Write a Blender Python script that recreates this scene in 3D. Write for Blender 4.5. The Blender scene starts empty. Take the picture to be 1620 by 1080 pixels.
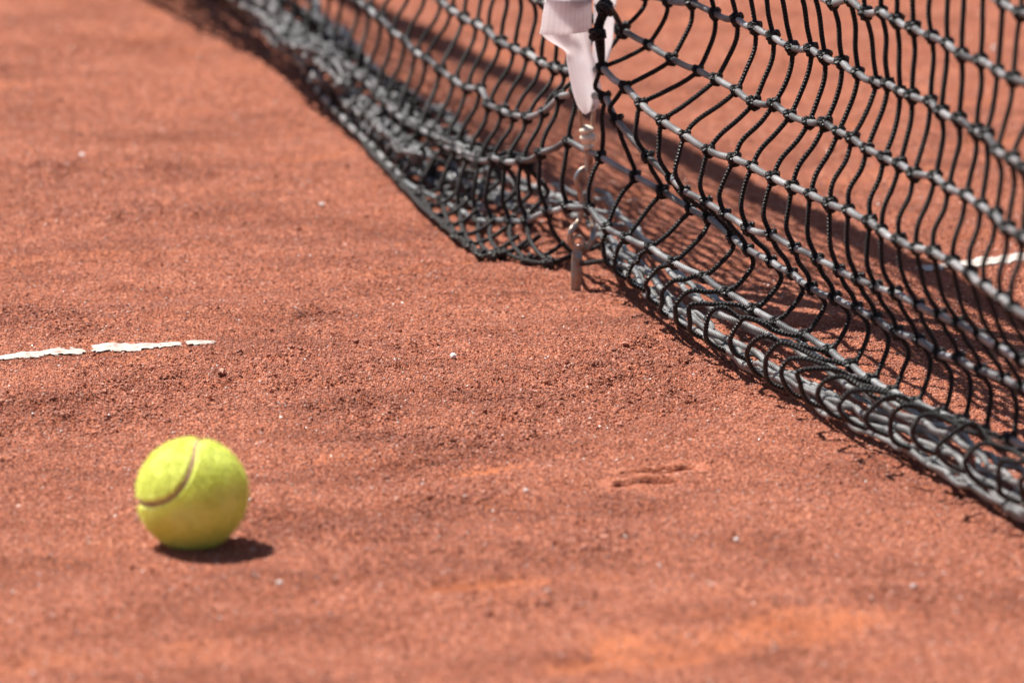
import bpy, math, random
import numpy as np
from mathutils import Vector, Matrix

random.seed(7)
RNG = np.random.default_rng(11)
S = bpy.context.scene
COL = S.collection

# ------------------------------------------------------------------ helpers
def tag(o, label=None, cat=None, group=None, kind=None):
    if label: o['label'] = label
    if cat: o['category'] = cat
    if group: o['group'] = group
    if kind: o['kind'] = kind
    return o

def empty(name, loc):
    o = bpy.data.objects.new(name, None)
    o.empty_display_size = .02
    o.location = loc
    COL.objects.link(o)
    return o

def mesh_np(name, V, F, mat, parent=None, uv=None, smooth=True, attrs=None):
    """V (n,3) array, F (m,k) array of equal sized faces -> one linked mesh object"""
    V = np.asarray(V, np.float32); F = np.asarray(F, np.int32)
    me = bpy.data.meshes.new(name)
    k = F.shape[1]
    me.vertices.add(len(V)); me.loops.add(F.size); me.polygons.add(len(F))
    me.vertices.foreach_set('co', V.ravel())
    me.loops.foreach_set('vertex_index', F.ravel())
    me.polygons.foreach_set('loop_start', np.arange(0, F.size, k, dtype=np.int32))
    me.polygons.foreach_set('use_smooth', np.full(len(F), smooth))
    if uv is not None:
        l = me.uv_layers.new(name='UVMap')
        l.data.foreach_set('uv', np.asarray(uv, np.float32)[F.ravel()].ravel())
    for an, av in (attrs or {}).items():
        a = me.attributes.new(an, 'FLOAT', 'POINT')
        a.data.foreach_set('value', np.asarray(av, np.float32))
    me.update(calc_edges=True)
    me.validate()
    if mat: me.materials.append(mat)
    o = bpy.data.objects.new(name, me)
    COL.objects.link(o)
    if parent:
        o.parent = parent
        o.location = -Vector(parent.location)
    return o

class MB:
    """collects quads"""
    def __init__(s): s.V = []; s.F = []; s.U = []; s.n = 0
    def add(s, V, F, U):
        s.V.append(np.asarray(V, float)); s.F.append(np.asarray(F, int) + s.n); s.U.append(np.asarray(U, float)); s.n += len(V)
    def build(s, name, mat, parent=None, smooth=True):
        return mesh_np(name, np.concatenate(s.V), np.concatenate(s.F), mat, parent, np.concatenate(s.U), smooth)

def catmull(P, per=4, closed=False):
    P = np.asarray(P, float); n = len(P); out = []
    rng = range(n) if closed else range(n - 1)
    for i in rng:
        if closed: p0, p1, p2, p3 = P[i-1], P[i], P[(i+1) % n], P[(i+2) % n]
        else:
            p1, p2 = P[i], P[i+1]
            p0 = P[i-1] if i > 0 else 2*p1 - p2
            p3 = P[i+2] if i + 2 < n else 2*p2 - p1
        for j in range(per):
            t = j / per
            out.append(.5*((2*p1) + (p2-p0)*t + (2*p0-5*p1+4*p2-p3)*t*t + (3*p1-p0-3*p2+p3)*t**3))
    if not closed: out.append(P[-1])
    return np.array(out)

def tube(mb, P, r, nr=8, closed=False, flat=1.0, v0=0.0):
    """tube of radius r (scalar or list) along points P"""
    P = np.asarray(P, float); n = len(P)
    if closed: T = np.roll(P, -1, 0) - np.roll(P, 1, 0)
    else: T = np.gradient(P, axis=0)
    T /= np.linalg.norm(T, axis=1)[:, None] + 1e-12
    a = np.array([0, 0, 1.]) if abs(T[0][2]) < .9 else np.array([1., 0, 0])
    N_ = np.zeros_like(P); v = a - T[0]*(a @ T[0]); v /= np.linalg.norm(v)
    for i in range(n):
        v = v - T[i]*(v @ T[i]); v /= np.linalg.norm(v) + 1e-12; N_[i] = v
    B = np.cross(T, N_)
    R = np.broadcast_to(np.asarray(r, float), (n,))
    th = np.linspace(0, 2*math.pi, nr, endpoint=False)
    V = P[:, None] + R[:, None, None]*(np.cos(th)[None, :, None]*N_[:, None] + flat*np.sin(th)[None, :, None]*B[:, None])
    L = v0 + np.r_[0, np.cumsum(np.linalg.norm(np.diff(P, axis=0), axis=1))]
    U = np.stack([np.broadcast_to(np.abs(th/math.pi - 1)[None], (n, nr)), np.broadcast_to(L[:, None], (n, nr))], 2).reshape(-1, 2)
    V = V.reshape(-1, 3)
    i = np.arange(n if closed else n-1)[:, None]; j = np.arange(nr)[None]
    i2 = (i+1) % n; j2 = (j+1) % nr
    F = np.stack([i*nr+j, i*nr+j2, i2*nr+j2, i2*nr+j], 2).reshape(-1, 4)
    mb.add(V, F, U)
    if not closed:                       # caps as quads fans around a centre ring
        for e, pt in ((0, P[0]-T[0]*R[0]*.4), (n-1, P[-1]+T[-1]*R[-1]*.4)):
            ring = V[e*nr:(e+1)*nr]
            cv = np.concatenate([ring, pt[None]])
            f = [[k, (k+1) % nr, (k+2) % nr, nr] if e == 0 else [nr, (k+2) % nr, (k+1) % nr, k] for k in range(0, nr, 2)]
            mb.add(cv, f, np.zeros((nr+1, 2)))

# --- value noise on numpy arrays
_TAB = RNG.random((8, 256, 256))
def vn(x, y, k=0):
    xi = np.floor(x).astype(int); yi = np.floor(y).astype(int)
    fx = x - xi; fy = y - yi
    fx = fx*fx*(3-2*fx); fy = fy*fy*(3-2*fy)
    t = _TAB[k]; g = lambda a, b: t[a & 255, b & 255]
    return (g(xi, yi)*(1-fx) + g(xi+1, yi)*fx)*(1-fy) + (g(xi, yi+1)*(1-fx) + g(xi+1, yi+1)*fx)*fy - .5

# ------------------------------------------------------------------ materials
def mat(name):
    m = bpy.data.materials.new(name); m.use_nodes = True
    nt = m.node_tree; b = nt.nodes['Principled BSDF']
    return m, nt, b
def nd(nt, kind, **kw):
    n = nt.nodes.new(kind)
    for k, v in kw.items():
        if k in n.inputs: n.inputs[k].default_value = v
        else: setattr(n, k, v)
    return n
def ramp(nt, fac, stops):
    r = nt.nodes.new('ShaderNodeValToRGB')
    e = r.color_ramp.elements
    while len(e) < len(stops): e.new(.5)
    for el, (p, c) in zip(e, stops): el.position = p; el.color = (*c, 1)
    nt.links.new(fac, r.inputs['Fac']); return r
def objco(nt):
    return nt.nodes.new('ShaderNodeTexCoord').outputs['Object']

def tone(nt, co, col, b):
    """drier and damper drifts of clay along the sweeping direction"""
    L = nt.links
    mp = nd(nt, 'ShaderNodeMapping'); mp.inputs['Rotation'].default_value = (0, 0, -.52); mp.inputs['Scale'].default_value = (7, 14, 7)
    L.new(co, mp.inputs['Vector'])
    n = nd(nt, 'ShaderNodeTexNoise', Scale=1.0, Detail=5.0, Roughness=.62); L.new(mp.outputs['Vector'], n.inputs['Vector'])
    r = ramp(nt, n.outputs['Fac'], [(.36, (.74, .69, .67)), (.52, (1, 1, 1)), (.70, (1.08, 1.12, 1.12))])
    mx = nd(nt, 'ShaderNodeMix', data_type='RGBA', blend_type='MULTIPLY'); mx.inputs['Factor'].default_value = 1
    L.new(col, mx.inputs[6]); L.new(r.outputs['Color'], mx.inputs[7]); L.new(mx.outputs[2], b.inputs['Base Color'])

def clay_mat():
    m, nt, b = mat('clay'); L = nt.links
    co = objco(nt)
    at = nd(nt, 'ShaderNodeAttribute', attribute_name='smooth')
    n1 = nd(nt, 'ShaderNodeTexNoise', Scale=9.0, Detail=4.0); L.new(co, n1.inputs['Vector'])
    n2 = nd(nt, 'ShaderNodeTexNoise', Scale=420.0, Detail=3.0); L.new(co, n2.inputs['Vector'])
    vo = nd(nt, 'ShaderNodeTexVoronoi', Scale=720.0, Randomness=1.0); L.new(co, vo.inputs['Vector'])
    vs = nt.nodes.new('ShaderNodeSeparateColor'); L.new(vo.outputs['Color'], vs.inputs['Color'])
    am = nd(nt, 'ShaderNodeMix', data_type='FLOAT'); am.inputs[0].default_value = .62
    L.new(n2.outputs['Fac'], am.inputs[2]); L.new(vs.outputs[0], am.inputs[3])
    grain = ramp(nt, am.outputs[0], [(.2, (0.225, 0.065, 0.033)), (.5, (0.350, 0.112, 0.061)), (.72, (0.449, 0.167, 0.102)), (.86, (0.584, 0.302, 0.214))])
    dust = ramp(nt, n1.outputs['Fac'], [(.3, (0.401, 0.124, 0.054)), (.7, (0.492, 0.164, 0.075))])
    mx = nd(nt, 'ShaderNodeMix', data_type='RGBA')
    L.new(at.outputs['Fac'], mx.inputs['Factor']); L.new(grain.outputs['Color'], mx.inputs[6]); L.new(dust.outputs['Color'], mx.inputs[7])
    tone(nt, co, mx.outputs[2], b)
    b.inputs['Roughness'].default_value = .9
    b.inputs['Specular IOR Level'].default_value = .12
    n3 = nd(nt, 'ShaderNodeTexNoise', Scale=700.0, Detail=3.0); L.new(co, n3.inputs['Vector'])
    hm = nd(nt, 'ShaderNodeMath', operation='SUBTRACT'); L.new(n3.outputs['Fac'], hm.inputs[0]); L.new(vo.outputs['Distance'], hm.inputs[1])
    bp = nd(nt, 'ShaderNodeBump', Strength=.75, Distance=.0016); L.new(hm.outputs[0], bp.inputs['Height'])
    L.new(bp.outputs['Normal'], b.inputs['Normal'])
    return m

def grain_mat():
    m, nt, b = mat('clay_grain'); L = nt.links
    at = nd(nt, 'ShaderNodeAttribute', attribute_name='tint')
    r = ramp(nt, at.outputs['Fac'], [(0, (0.183, 0.053, 0.029)), (.2, (0.290, 0.091, 0.049)), (.6, (0.387, 0.134, 0.077)), (.9, (0.512, 0.225, 0.152)), (1, (0.676, 0.442, 0.351))])
    tone(nt, objco(nt), r.outputs['Color'], b)
    b.inputs['Roughness'].default_value = .6
    b.inputs['Specular IOR Level'].default_value = .3
    return m

def grit_mat():
    m, nt, b = mat('pale_grit')
    n = nd(nt, 'ShaderNodeTexNoise', Scale=300.0); nt.links.new(objco(nt), n.inputs['Vector'])
    r = ramp(nt, n.outputs['Fac'], [(.3, (.62, .52, .46)), (.7, (.86, .82, .78))])
    nt.links.new(r.outputs['Color'], b.inputs['Base Color'])
    b.inputs['Roughness'].default_value = .28
    b.inputs['Specular IOR Level'].default_value = .8
    return m

def lime_mat():
    m, nt, b = mat('white_line'); L = nt.links
    co = objco(nt)
    n = nd(nt, 'ShaderNodeTexNoise', Scale=160.0, Detail=5.0); L.new(co, n.inputs['Vector'])
    r = ramp(nt, n.outputs['Fac'], [(.33, (.36, .16, .10)), (.45, (.40, .35, .31)), (.7, (.47, .425, .39))])
    L.new(r.outputs['Color'], b.inputs['Base Color'])
    b.inputs['Roughness'].default_value = .8
    bp = nd(nt, 'ShaderNodeBump', Strength=.4, Distance=.001); L.new(n.outputs['Fac'], bp.inputs['Height'])
    L.new(bp.outputs['Normal'], b.inputs['Normal'])
    return m

def cord_mat(name, dark, light, rough, spec, dusty=0.0, ior=1.5, wear_sheen=45.0):
    m, nt, b = mat(name); L = nt.links
    co = objco(nt)
    uv = nt.nodes.new('ShaderNodeUVMap')
    sp = nt.nodes.new('ShaderNodeSeparateXYZ'); L.new(uv.outputs['UV'], sp.inputs['Vector'])
    def strands(sign):
        a = nd(nt, 'ShaderNodeMath', operation='MULTIPLY'); L.new(sp.outputs['X'], a.inputs[0]); a.inputs[1].default_value = 6.283*sign
        c = nd(nt, 'ShaderNodeMath', operation='MULTIPLY_ADD'); L.new(sp.outputs['Y'], c.inputs[0]); c.inputs[1].default_value = 2500.0; L.new(a.outputs[0], c.inputs[2])
        s = nd(nt, 'ShaderNodeMath', operation='SINE'); L.new(c.outputs[0], s.inputs[0]); return s
    s1, s2 = strands(1), strands(-1)
    mxx = nd(nt, 'ShaderNodeMath', operation='MAXIMUM'); L.new(s1.outputs[0], mxx.inputs[0]); L.new(s2.outputs[0], mxx.inputs[1])
    bp = nd(nt, 'ShaderNodeBump', Strength=1.0, Distance=.0009); L.new(mxx.outputs[0], bp.inputs['Height'])
    L.new(bp.outputs['Normal'], b.inputs['Normal'])
    n = nd(nt, 'ShaderNodeTexNoise', Scale=wear_sheen, Detail=4.0); L.new(co, n.inputs['Vector'])  # patches of wear, on the row cords also of painted sun sheen
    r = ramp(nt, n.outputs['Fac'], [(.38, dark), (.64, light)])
    if name == 'black_cord':             # clay dust on the lowest turns of the net
        s3 = nt.nodes.new('ShaderNodeSeparateXYZ'); L.new(co, s3.inputs['Vector'])
        mr = nd(nt, 'ShaderNodeMapRange'); mr.inputs['From Min'].default_value = .065; mr.inputs['From Max'].default_value = .005
        mr.inputs['To Max'].default_value = .45
        L.new(s3.outputs['Z'], mr.inputs['Value'])
        m0 = nd(nt, 'ShaderNodeMix', data_type='RGBA'); L.new(mr.outputs['Result'], m0.inputs['Factor']); L.new(r.outputs['Color'], m0.inputs[6]); m0.inputs[7].default_value = (.12, .105, .095, 1)
        r = m0; r_out = m0.outputs[2]
    else: r_out = r.outputs['Color']
    if dusty:
        n2 = nd(nt, 'ShaderNodeTexNoise', Scale=130.0, Detail=3.0); L.new(co, n2.inputs['Vector'])
        r2 = ramp(nt, n2.outputs['Fac'], [(.52, (0, 0, 0)), (.72, (dusty,)*3)])
        mx = nd(nt, 'ShaderNodeMix', data_type='RGBA')
        L.new(r2.outputs['Color'], mx.inputs['Factor']); L.new(r_out, mx.inputs[6]); mx.inputs[7].default_value = (.30, .15, .10, 1)
        fin = mx.outputs[2]
    else: fin = r_out
    br = ramp(nt, mxx.outputs[0], [(.25, (.85 if name == 'gathered_cord' else .30,)*3), (.95, (1.0,)*3)])
    mb_ = nd(nt, 'ShaderNodeMix', data_type='RGBA', blend_type='MULTIPLY'); mb_.inputs['Factor'].default_value = 1
    L.new(fin, mb_.inputs[6]); L.new(br.outputs['Color'], mb_.inputs[7]); L.new(mb_.outputs[2], b.inputs['Base Color'])
    b.inputs['Roughness'].default_value = rough
    b.inputs['IOR'].default_value = ior
    b.inputs['Specular IOR Level'].default_value = spec
    return m

def fabric_mat(name, c1, c2, trans=.35):
    m, nt, b = mat(name); L = nt.links
    uv = nt.nodes.new('ShaderNodeUVMap')
    w = nd(nt, 'ShaderNodeTexWave', Scale=3.2, Distortion=.4); w.bands_direction = 'X'; L.new(uv.outputs['UV'], w.inputs['Vector'])
    w2 = nd(nt, 'ShaderNodeTexWave', Scale=5.0, Distortion=.4); w2.bands_direction = 'Y'; L.new(uv.outputs['UV'], w2.inputs['Vector'])
    ad = nd(nt, 'ShaderNodeMath', operation='ADD'); L.new(w.outputs['Fac'], ad.inputs[0]); L.new(w2.outputs['Fac'], ad.inputs[1])
    bp = nd(nt, 'ShaderNodeBump', Strength=.5, Distance=.0008); L.new(ad.outputs[0], bp.inputs['Height'])
    n = nd(nt, 'ShaderNodeTexNoise', Scale=60.0, Detail=4.0); L.new(objco(nt), n.inputs['Vector'])
    r = ramp(nt, n.outputs['Fac'], [(.35, c1), (.7, c2)])
    wr = ramp(nt, w.outputs['Fac'], [(0, (.93, .925, .925)), (.6, (1, 1, 1))])
    mw = nd(nt, 'ShaderNodeMix', data_type='RGBA', blend_type='MULTIPLY'); mw.inputs['Factor'].default_value = 1
    L.new(r.outputs['Color'], mw.inputs[6]); L.new(wr.outputs['Color'], mw.inputs[7])
    L.new(mw.outputs[2], b.inputs['Base Color']); L.new(bp.outputs['Normal'], b.inputs['Normal'])
    b.inputs['Roughness'].default_value = .75
    tr = nt.nodes.new('ShaderNodeBsdfTranslucent'); L.new(mw.outputs[2], tr.inputs['Color'])
    mx = nd(nt, 'ShaderNodeMixShader'); mx.inputs[0].default_value = trans
    L.new(b.outputs[0], mx.inputs[1]); L.new(tr.outputs[0], mx.inputs[2])
    L.new(mx.outputs[0], nt.nodes['Material Output'].inputs['Surface'])
    return m

def rust_mat():
    m, nt, b = mat('rusty_steel'); L = nt.links
    n = nd(nt, 'ShaderNodeTexNoise', Scale=160.0, Detail=5.0); L.new(objco(nt), n.inputs['Vector'])
    r = ramp(nt, n.outputs['Fac'], [(.38, (.34, .33, .33)), (.54, (.36, .25, .18)), (.72, (.24, .10, .05))])
    mt = ramp(nt, n.outputs['Fac'], [(.42, (.9,)*3), (.58, (.25,)*3)])
    L.new(r.outputs['Color'], b.inputs['Base Color']); L.new(mt.outputs['Color'], b.inputs['Metallic'])
    b.inputs['Roughness'].default_value = .38
    bp = nd(nt, 'ShaderNodeBump', Strength=.3, Distance=.0005); L.new(n.outputs['Fac'], bp.inputs['Height']); L.new(bp.outputs['Normal'], b.inputs['Normal'])
    return m

def ivory_mat():
    m, nt, b = mat('ivory_swivel')
    n = nd(nt, 'ShaderNodeTexNoise', Scale=90.0); nt.links.new(objco(nt), n.inputs['Vector'])
    r = ramp(nt, n.outputs['Fac'], [(.3, (.62, .53, .40)), (.7, (.80, .74, .62))])
    nt.links.new(r.outputs['Color'], b.inputs['Base Color']); b.inputs['Roughness'].default_value = .25
    return m

def felt_mat():
    m, nt, b = mat('yellow_felt'); L = nt.links
    co = objco(nt)
    n = nd(nt, 'ShaderNodeTexNoise', Scale=55.0, Detail=6.0); L.new(co, n.inputs['Vector'])
    r = ramp(nt, n.outputs['Fac'], [(.3, (.70, .76, .13)), (.55, (.80, .86, .20)), (.75, (.86, .91, .30))])
    at = nd(nt, 'ShaderNodeAttribute', attribute_name='stain')
    mx = nd(nt, 'ShaderNodeMix', data_type='RGBA'); L.new(at.outputs['Fac'], mx.inputs['Factor']); L.new(r.outputs['Color'], mx.inputs[6]); mx.inputs[7].default_value = (.16, .10, .03, 1)
    L.new(mx.outputs[2], b.inputs['Base Color'])
    b.inputs['Roughness'].default_value = .95
    b.inputs['Specular IOR Level'].default_value = .1
    b.inputs['Sheen Weight'].default_value = .8
    b.inputs['Sheen Roughness'].default_value = .4
    b.inputs['Sheen Tint'].default_value = (.8, .9, .3, 1)
    n2 = nd(nt, 'ShaderNodeTexNoise', Scale=500.0, Detail=4.0); L.new(co, n2.inputs['Vector'])
    bp = nd(nt, 'ShaderNodeBump', Strength=.4, Distance=.0010); L.new(n2.outputs['Fac'], bp.inputs['Height']); L.new(bp.outputs['Normal'], b.inputs['Normal'])
    return m

def seam_mat():
    m, nt, b = mat('rubber_seam')
    n = nd(nt, 'ShaderNodeTexNoise', Scale=200.0); nt.links.new(objco(nt), n.inputs['Vector'])
    r = ramp(nt, n.outputs['Fac'], [(.3, (.36, .19, .12)), (.7, (.46, .26, .18))])
    nt.links.new(r.outputs['Color'], b.inputs['Base Color']); b.inputs['Roughness'].default_value = .7
    return m

M_CLAY, M_GRAIN, M_GRIT, M_LIME = clay_mat(), grain_mat(), grit_mat(), lime_mat()
M_CORD = cord_mat('black_cord', (.005, .005, .006), (.013, .012, .013), .5, .35, .05)
M_GATH = cord_mat('gathered_cord', (.012, .012, .013), (.30, .30, .303), .42, .8, .08, 1.5, 40.0)
M_ROW_SUN = cord_mat('sun_painted_row_cord', (.16, .16, .165), (.66, .66, .66), .40, .9, .05, 1.6, 24.0)  # same cord as the other rows, with stronger sun painted into its colour
M_ROW = cord_mat('sunlit_row_cord', (.045, .045, .05), (.58, .58, .59), .40, .9, .06, 1.6, 21.0)  # sun highlights along the rows painted as a lighter, patchy base colour
M_ROPE = cord_mat('weathered_rope', (.13, .13, .13), (.52, .515, .505), .42, .9, .20, 1.6, 40.0)
M_WEB = fabric_mat('white_webbing', (.90, .86, .87), (.95, .92, .93), .76)
M_TAPE = fabric_mat('white_tape', (.74, .73, .72), (.82, .81, .80), .05)
M_RUST, M_IVORY, M_FELT, M_SEAM = rust_mat(), ivory_mat(), felt_mat(), seam_mat()

# ------------------------------------------------------------------ the clay court
SMOOTH = [[-0.0203,4.3555,0.0304,0.015],[-0.0132,4.027,0.0414,0.0161],[0.1051,3.8725,0.0616,0.036],[0.1428,3.9116,0.0659,0.0398],[0.1845,3.9453,0.048,0.0311],[0.0718,3.8342,0.0467,0.0235],[0.0718,3.8342,0.0395,0.0206]]      # swept fine-dust patches: x, y, half width, half depth (m)
ROUGH = [[-0.3375,4.8536,0.0585,0.065],[-0.2949,4.5316,0.0927,0.0693],[-0.1398,4.8651,0.0271,0.0371],[-0.1051,4.5215,0.0378,0.0814],[-0.1646,4.6659,0.1126,0.1087],[-0.3064,5.2625,0.0924,0.0432],[-0.3224,5.4568,0.1007,0.0522],[-0.0357,4.2571,0.0437,0.0432],[-0.0455,4.4428,0.0703,0.0588],[0.017,4.5619,0.0848,0.0828],[0.0347,4.1356,0.0463,0.0374],[0.082,4.6448,0.0863,0.1298],[-0.1126,4.1611,0.0777,0.0344],[0.0261,3.9889,0.0373,0.0285],[-0.4158,6.026,0.0554,0.0633]]
DENTS = [[0.0703,4.3149],[0.0907,4.3259],[0.0749,4.3462],[0.0933,4.3536],[0.1117,4.3629]]
FX0, FX1, FY0, FY1 = -.80, .85, 3.45, 6.95
SX, SY = .0018, .0028

def blob(x, y, lst):
    out = np.zeros_like(x)
    for cx, cy, a, b in lst:
        # patches are dragged along the sweeping direction
        dx = (x-cx); dy = (y-cy) - dx*.25
        d = (dx/a)**2 + (dy/b)**2 + 1.3*vn(x*28+cx*90, y*16+cy*70, 5) + .9*vn(x*75, y*48, 6)
        out = np.maximum(out, np.clip(.95 - .7*d, 0, .82))
    return out

def relief(x, y):
    """height of the court and the dust mask at world x, y"""
    a = .86*x + .5*y; b = -.5*x + .86*y          # along / across the drag-net direction
    sm = blob(x, y, SMOOTH); ro = blob(x, y, ROUGH)
    sm = np.clip(sm + np.clip(1.6*(vn(a*9, b*30, 1) + .6*vn(a*24, b*60, 2)) - .50, 0, .4), 0, 1)
    z = .0070*vn(x*3.1, y*2.1, 0) + .0062*vn(a*8, b*13, 1) + .0044*vn(a*16, b*40, 2)
    z += .0022*vn(x*60, y*38, 3)*(1-.6*sm)
    g = (.35 + .65*np.clip(vn(x*14, y*9, 4)*1.6+.5, 0, 1) + .9*ro)*(1-.85*sm)
    z += .0020*g*vn(x*150, y*120, 5) + .0016*g*np.abs(vn(x*270, y*230, 6))*2
    z += .0072*ro*np.clip(vn(x*85, y*62, 7)+.1, 0, 1)
    z -= .0022*sm
    for i, (dx, dy) in enumerate(DENTS):          # two short slits scratched into the surface
        a_, b_ = (.013, .0062) if i in (1, 3) else (.005, .0055)
        e = ((x-dx)/a_)**2 + ((y-dy-.3*(x-dx))/b_)**2
        z -= .0170*np.exp(-e*e)
    k = np.clip(1 - np.sqrt((x - BALL[0])**2 + (y - BALL[1])**2)/.05, 0, 1)
    return z*(1-k) - .001*k, sm, ro

BALL = (-.19559, 4.1500)

def ground():
    xs = np.r_[-np.geomspace(60, 1.0, 16), np.arange(FX0, FX1, SX), np.geomspace(1.0, 60, 16)]
    ys = np.r_[-np.geomspace(60, .5, 12), np.linspace(0, 3.3, 8), np.arange(FY0, FY1, SY), np.geomspace(7.2, 80, 16)]
    X, Y = np.meshgrid(xs, ys)
    Z, sm, ro = relief(X.ravel(), Y.ravel())
    fade = np.clip((np.maximum(np.abs(X.ravel()-.02) - .82, np.abs(Y.ravel()-5.2)-1.74))/.6, 0, 1)
    V = np.stack([X.ravel(), Y.ravel(), Z*(1-fade)], 1)
    ny, nx = X.shape
    i = np.arange(ny-1)[:, None]; j = np.arange(nx-1)[None]
    F = np.stack([i*nx+j, i*nx+j+1, (i+1)*nx+j+1, (i+1)*nx+j], 2).reshape(-1, 4)
    o = mesh_np('ground', V, F, M_CLAY, attrs={'smooth': sm})
    tag(o, 'orange red clay tennis court surface with swept streaks and loose grit', 'clay court', kind='structure')
    return xs, ys

ground()

ICO = None
def ico():
    p = (1+5**.5)/2
    v = np.array([(-1,p,0),(1,p,0),(-1,-p,0),(1,-p,0),(0,-1,p),(0,1,p),(0,-1,-p),(0,1,-p),(p,0,-1),(p,0,1),(-p,0,-1),(-p,0,1)], float)
    f = np.array([(0,11,5),(0,5,1),(0,1,7),(0,7,10),(0,10,11),(1,5,9),(5,11,4),(11,10,2),(10,7,6),(7,1,8),(3,9,4),(3,4,2),(3,2,6),(3,6,8),(3,8,9),(4,9,5),(2,4,11),(6,2,10),(8,6,7),(9,8,1)])
    return v/np.linalg.norm(v[0]), f

def octa():
    v = np.array([(1,0,0),(-1,0,0),(0,1,0),(0,-1,0),(0,0,1),(0,0,-1)], float)
    f = np.array([(0,2,4),(2,1,4),(1,3,4),(3,0,4),(2,0,5),(1,2,5),(3,1,5),(0,3,5)])
    return v, f

def scatter(name, n, y0, y1, dia, sig, material, keep, sink=.25, fine=False):
    """n loose grains scattered over the visible court as one mesh"""
    y = RNG.uniform(y0, y1, n); hw = .30 + (y-3.8)*.080
    x = RNG.uniform(-1, 1, n)*hw
    z, sm, ro = relief(x, y)
    ok = RNG.random(n) < keep(x, y, sm, ro)
    for dx, dy in DENTS: ok &= ((x-dx)/.016)**2 + ((y-dy)/.013)**2 > 1
    x, y, z, ro = x[ok], y[ok], z[ok], ro[ok]
    n = len(x)
    d = np.clip(dia*np.exp(RNG.normal(0, sig, n)), .0005, .0017 if name == 'pale_grit' else .0062)*(1+.25*ro)
    v, f = octa() if fine else ico()
    nk = len(v)
    VV = v[None]*(1+RNG.uniform(-.28, .28, (n, nk)))[:, :, None]
    VV = VV*(RNG.uniform(.7, 1.25, (n, 1, 3)))*(d/2)[:, None, None]
    th = RNG.uniform(0, 6.28, n); c, s = np.cos(th)[:, None], np.sin(th)[:, None]
    VV = np.stack([VV[..., 0]*c - VV[..., 1]*s, VV[..., 0]*s + VV[..., 1]*c, VV[..., 2]*.8], 2)
    VV += np.stack([x, y, z + d*sink], 1)[:, None]
    FF = f[None] + (np.arange(n)*nk)[:, None, None]
    tint = np.clip(RNG.beta(2.2, 2.2, n), 0, 1)
    tint = np.where(RNG.random(n) < .012, 1, np.minimum(tint, .92))
    return mesh_np(name, VV.reshape(-1, 3), FF.reshape(-1, 3), material, smooth=False, attrs={'tint': np.repeat(tint, nk)})

cl = lambda v: np.clip(v, 0, 1)
o = scatter('clay_grains', 900000, 3.75, 6.4, .00115, .30, M_GRAIN,
            lambda x, y, sm, ro: cl((.62 + .4*ro + .5*np.clip(vn(x*14, y*9, 4)+.15, 0, 1))*(1-.85*sm))*np.where(np.abs(y-4.9) < .85, 1, .7), .22, True)
tag(o, 'fine loose terracotta clay granules covering the court', 'clay grains', kind='stuff')
o = scatter('coarse_clay_grains', 34000, 3.75, 6.4, .0016, .36, M_GRAIN,
            lambda x, y, sm, ro: cl((.10 + .9*ro + .6*np.clip(vn(x*14, y*9, 4)-.05, 0, 1))*(1-.9*sm)))
tag(o, 'coarser reddish brown clay crumbs lying in rough patches of the court', 'clay grains', kind='stuff')
o = scatter('pale_grit', 4200, 3.75, 6.4, .0011, .35, M_GRIT, lambda x, y, sm, ro: np.full_like(x, .75))
tag(o, 'tiny pale glinting specks of grit scattered on the clay', 'grit', kind='stuff')

# a few larger pale pebbles one can pick out
v0, f0 = ico()
PEB = [[-0.1388,4.0351],[0.1375,4.1492],[0.0088,4.2822],[0.2395,4.0303],[-0.3464,5.5207],[-0.1475,5.303],[0.4245,6.047],[-0.0406,4.7088]]
PL = ['bright white pebble on the clay below the ball, closest pebble to its shadow',
      'pale pebble low on the clay right of centre, below the scratched slits',
      'small whitish pebble on bare clay between the ball and the scratched slits',
      'pale pebble near the lower right corner above the orange swept patch',
      'pale pebble alone on the blurred clay at far upper left',
      'small pale pebble on the clay left of the net bundle and strap',
      'cream pebble behind the net near the top right corner',
      'flat cream chip on the clay halfway between the ball and ground anchor']
for i, ((x, y), lb) in enumerate(zip(PEB, PL)):
    z = float(relief(np.array([x]), np.array([y]))[0][0])
    d = [.0040, .0034, .0034, .0036, .0044, .0042, .0062, .0050][i]
    mid = {}; V = [tuple(p) for p in v0]; FF = []
    def m_(a, b):
        k = (min(a, b), max(a, b))
        if k not in mid:
            p = (np.array(V[a])+np.array(V[b])); V.append(tuple(p/np.linalg.norm(p))); mid[k] = len(V)-1
        return mid[k]
    for a, b, c in f0:
        ab, bc, ca = m_(a, b), m_(b, c), m_(c, a); FF += [(a, ab, ca), (b, bc, ab), (c, ca, bc), (ab, bc, ca)]
    V = np.array(V)*(1+RNG.uniform(-.16, .16, (len(V), 1)))*np.array([1.1, .9, .8])*d/2
    o = mesh_np('pebble', V, FF, M_GRIT, smooth=False)
    o.location = (x, y, z + d*.33); o.rotation_euler = (0, 0, i*1.3)
    tag(o, lb, 'pebble', 'pale pebbles on the clay')

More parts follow.
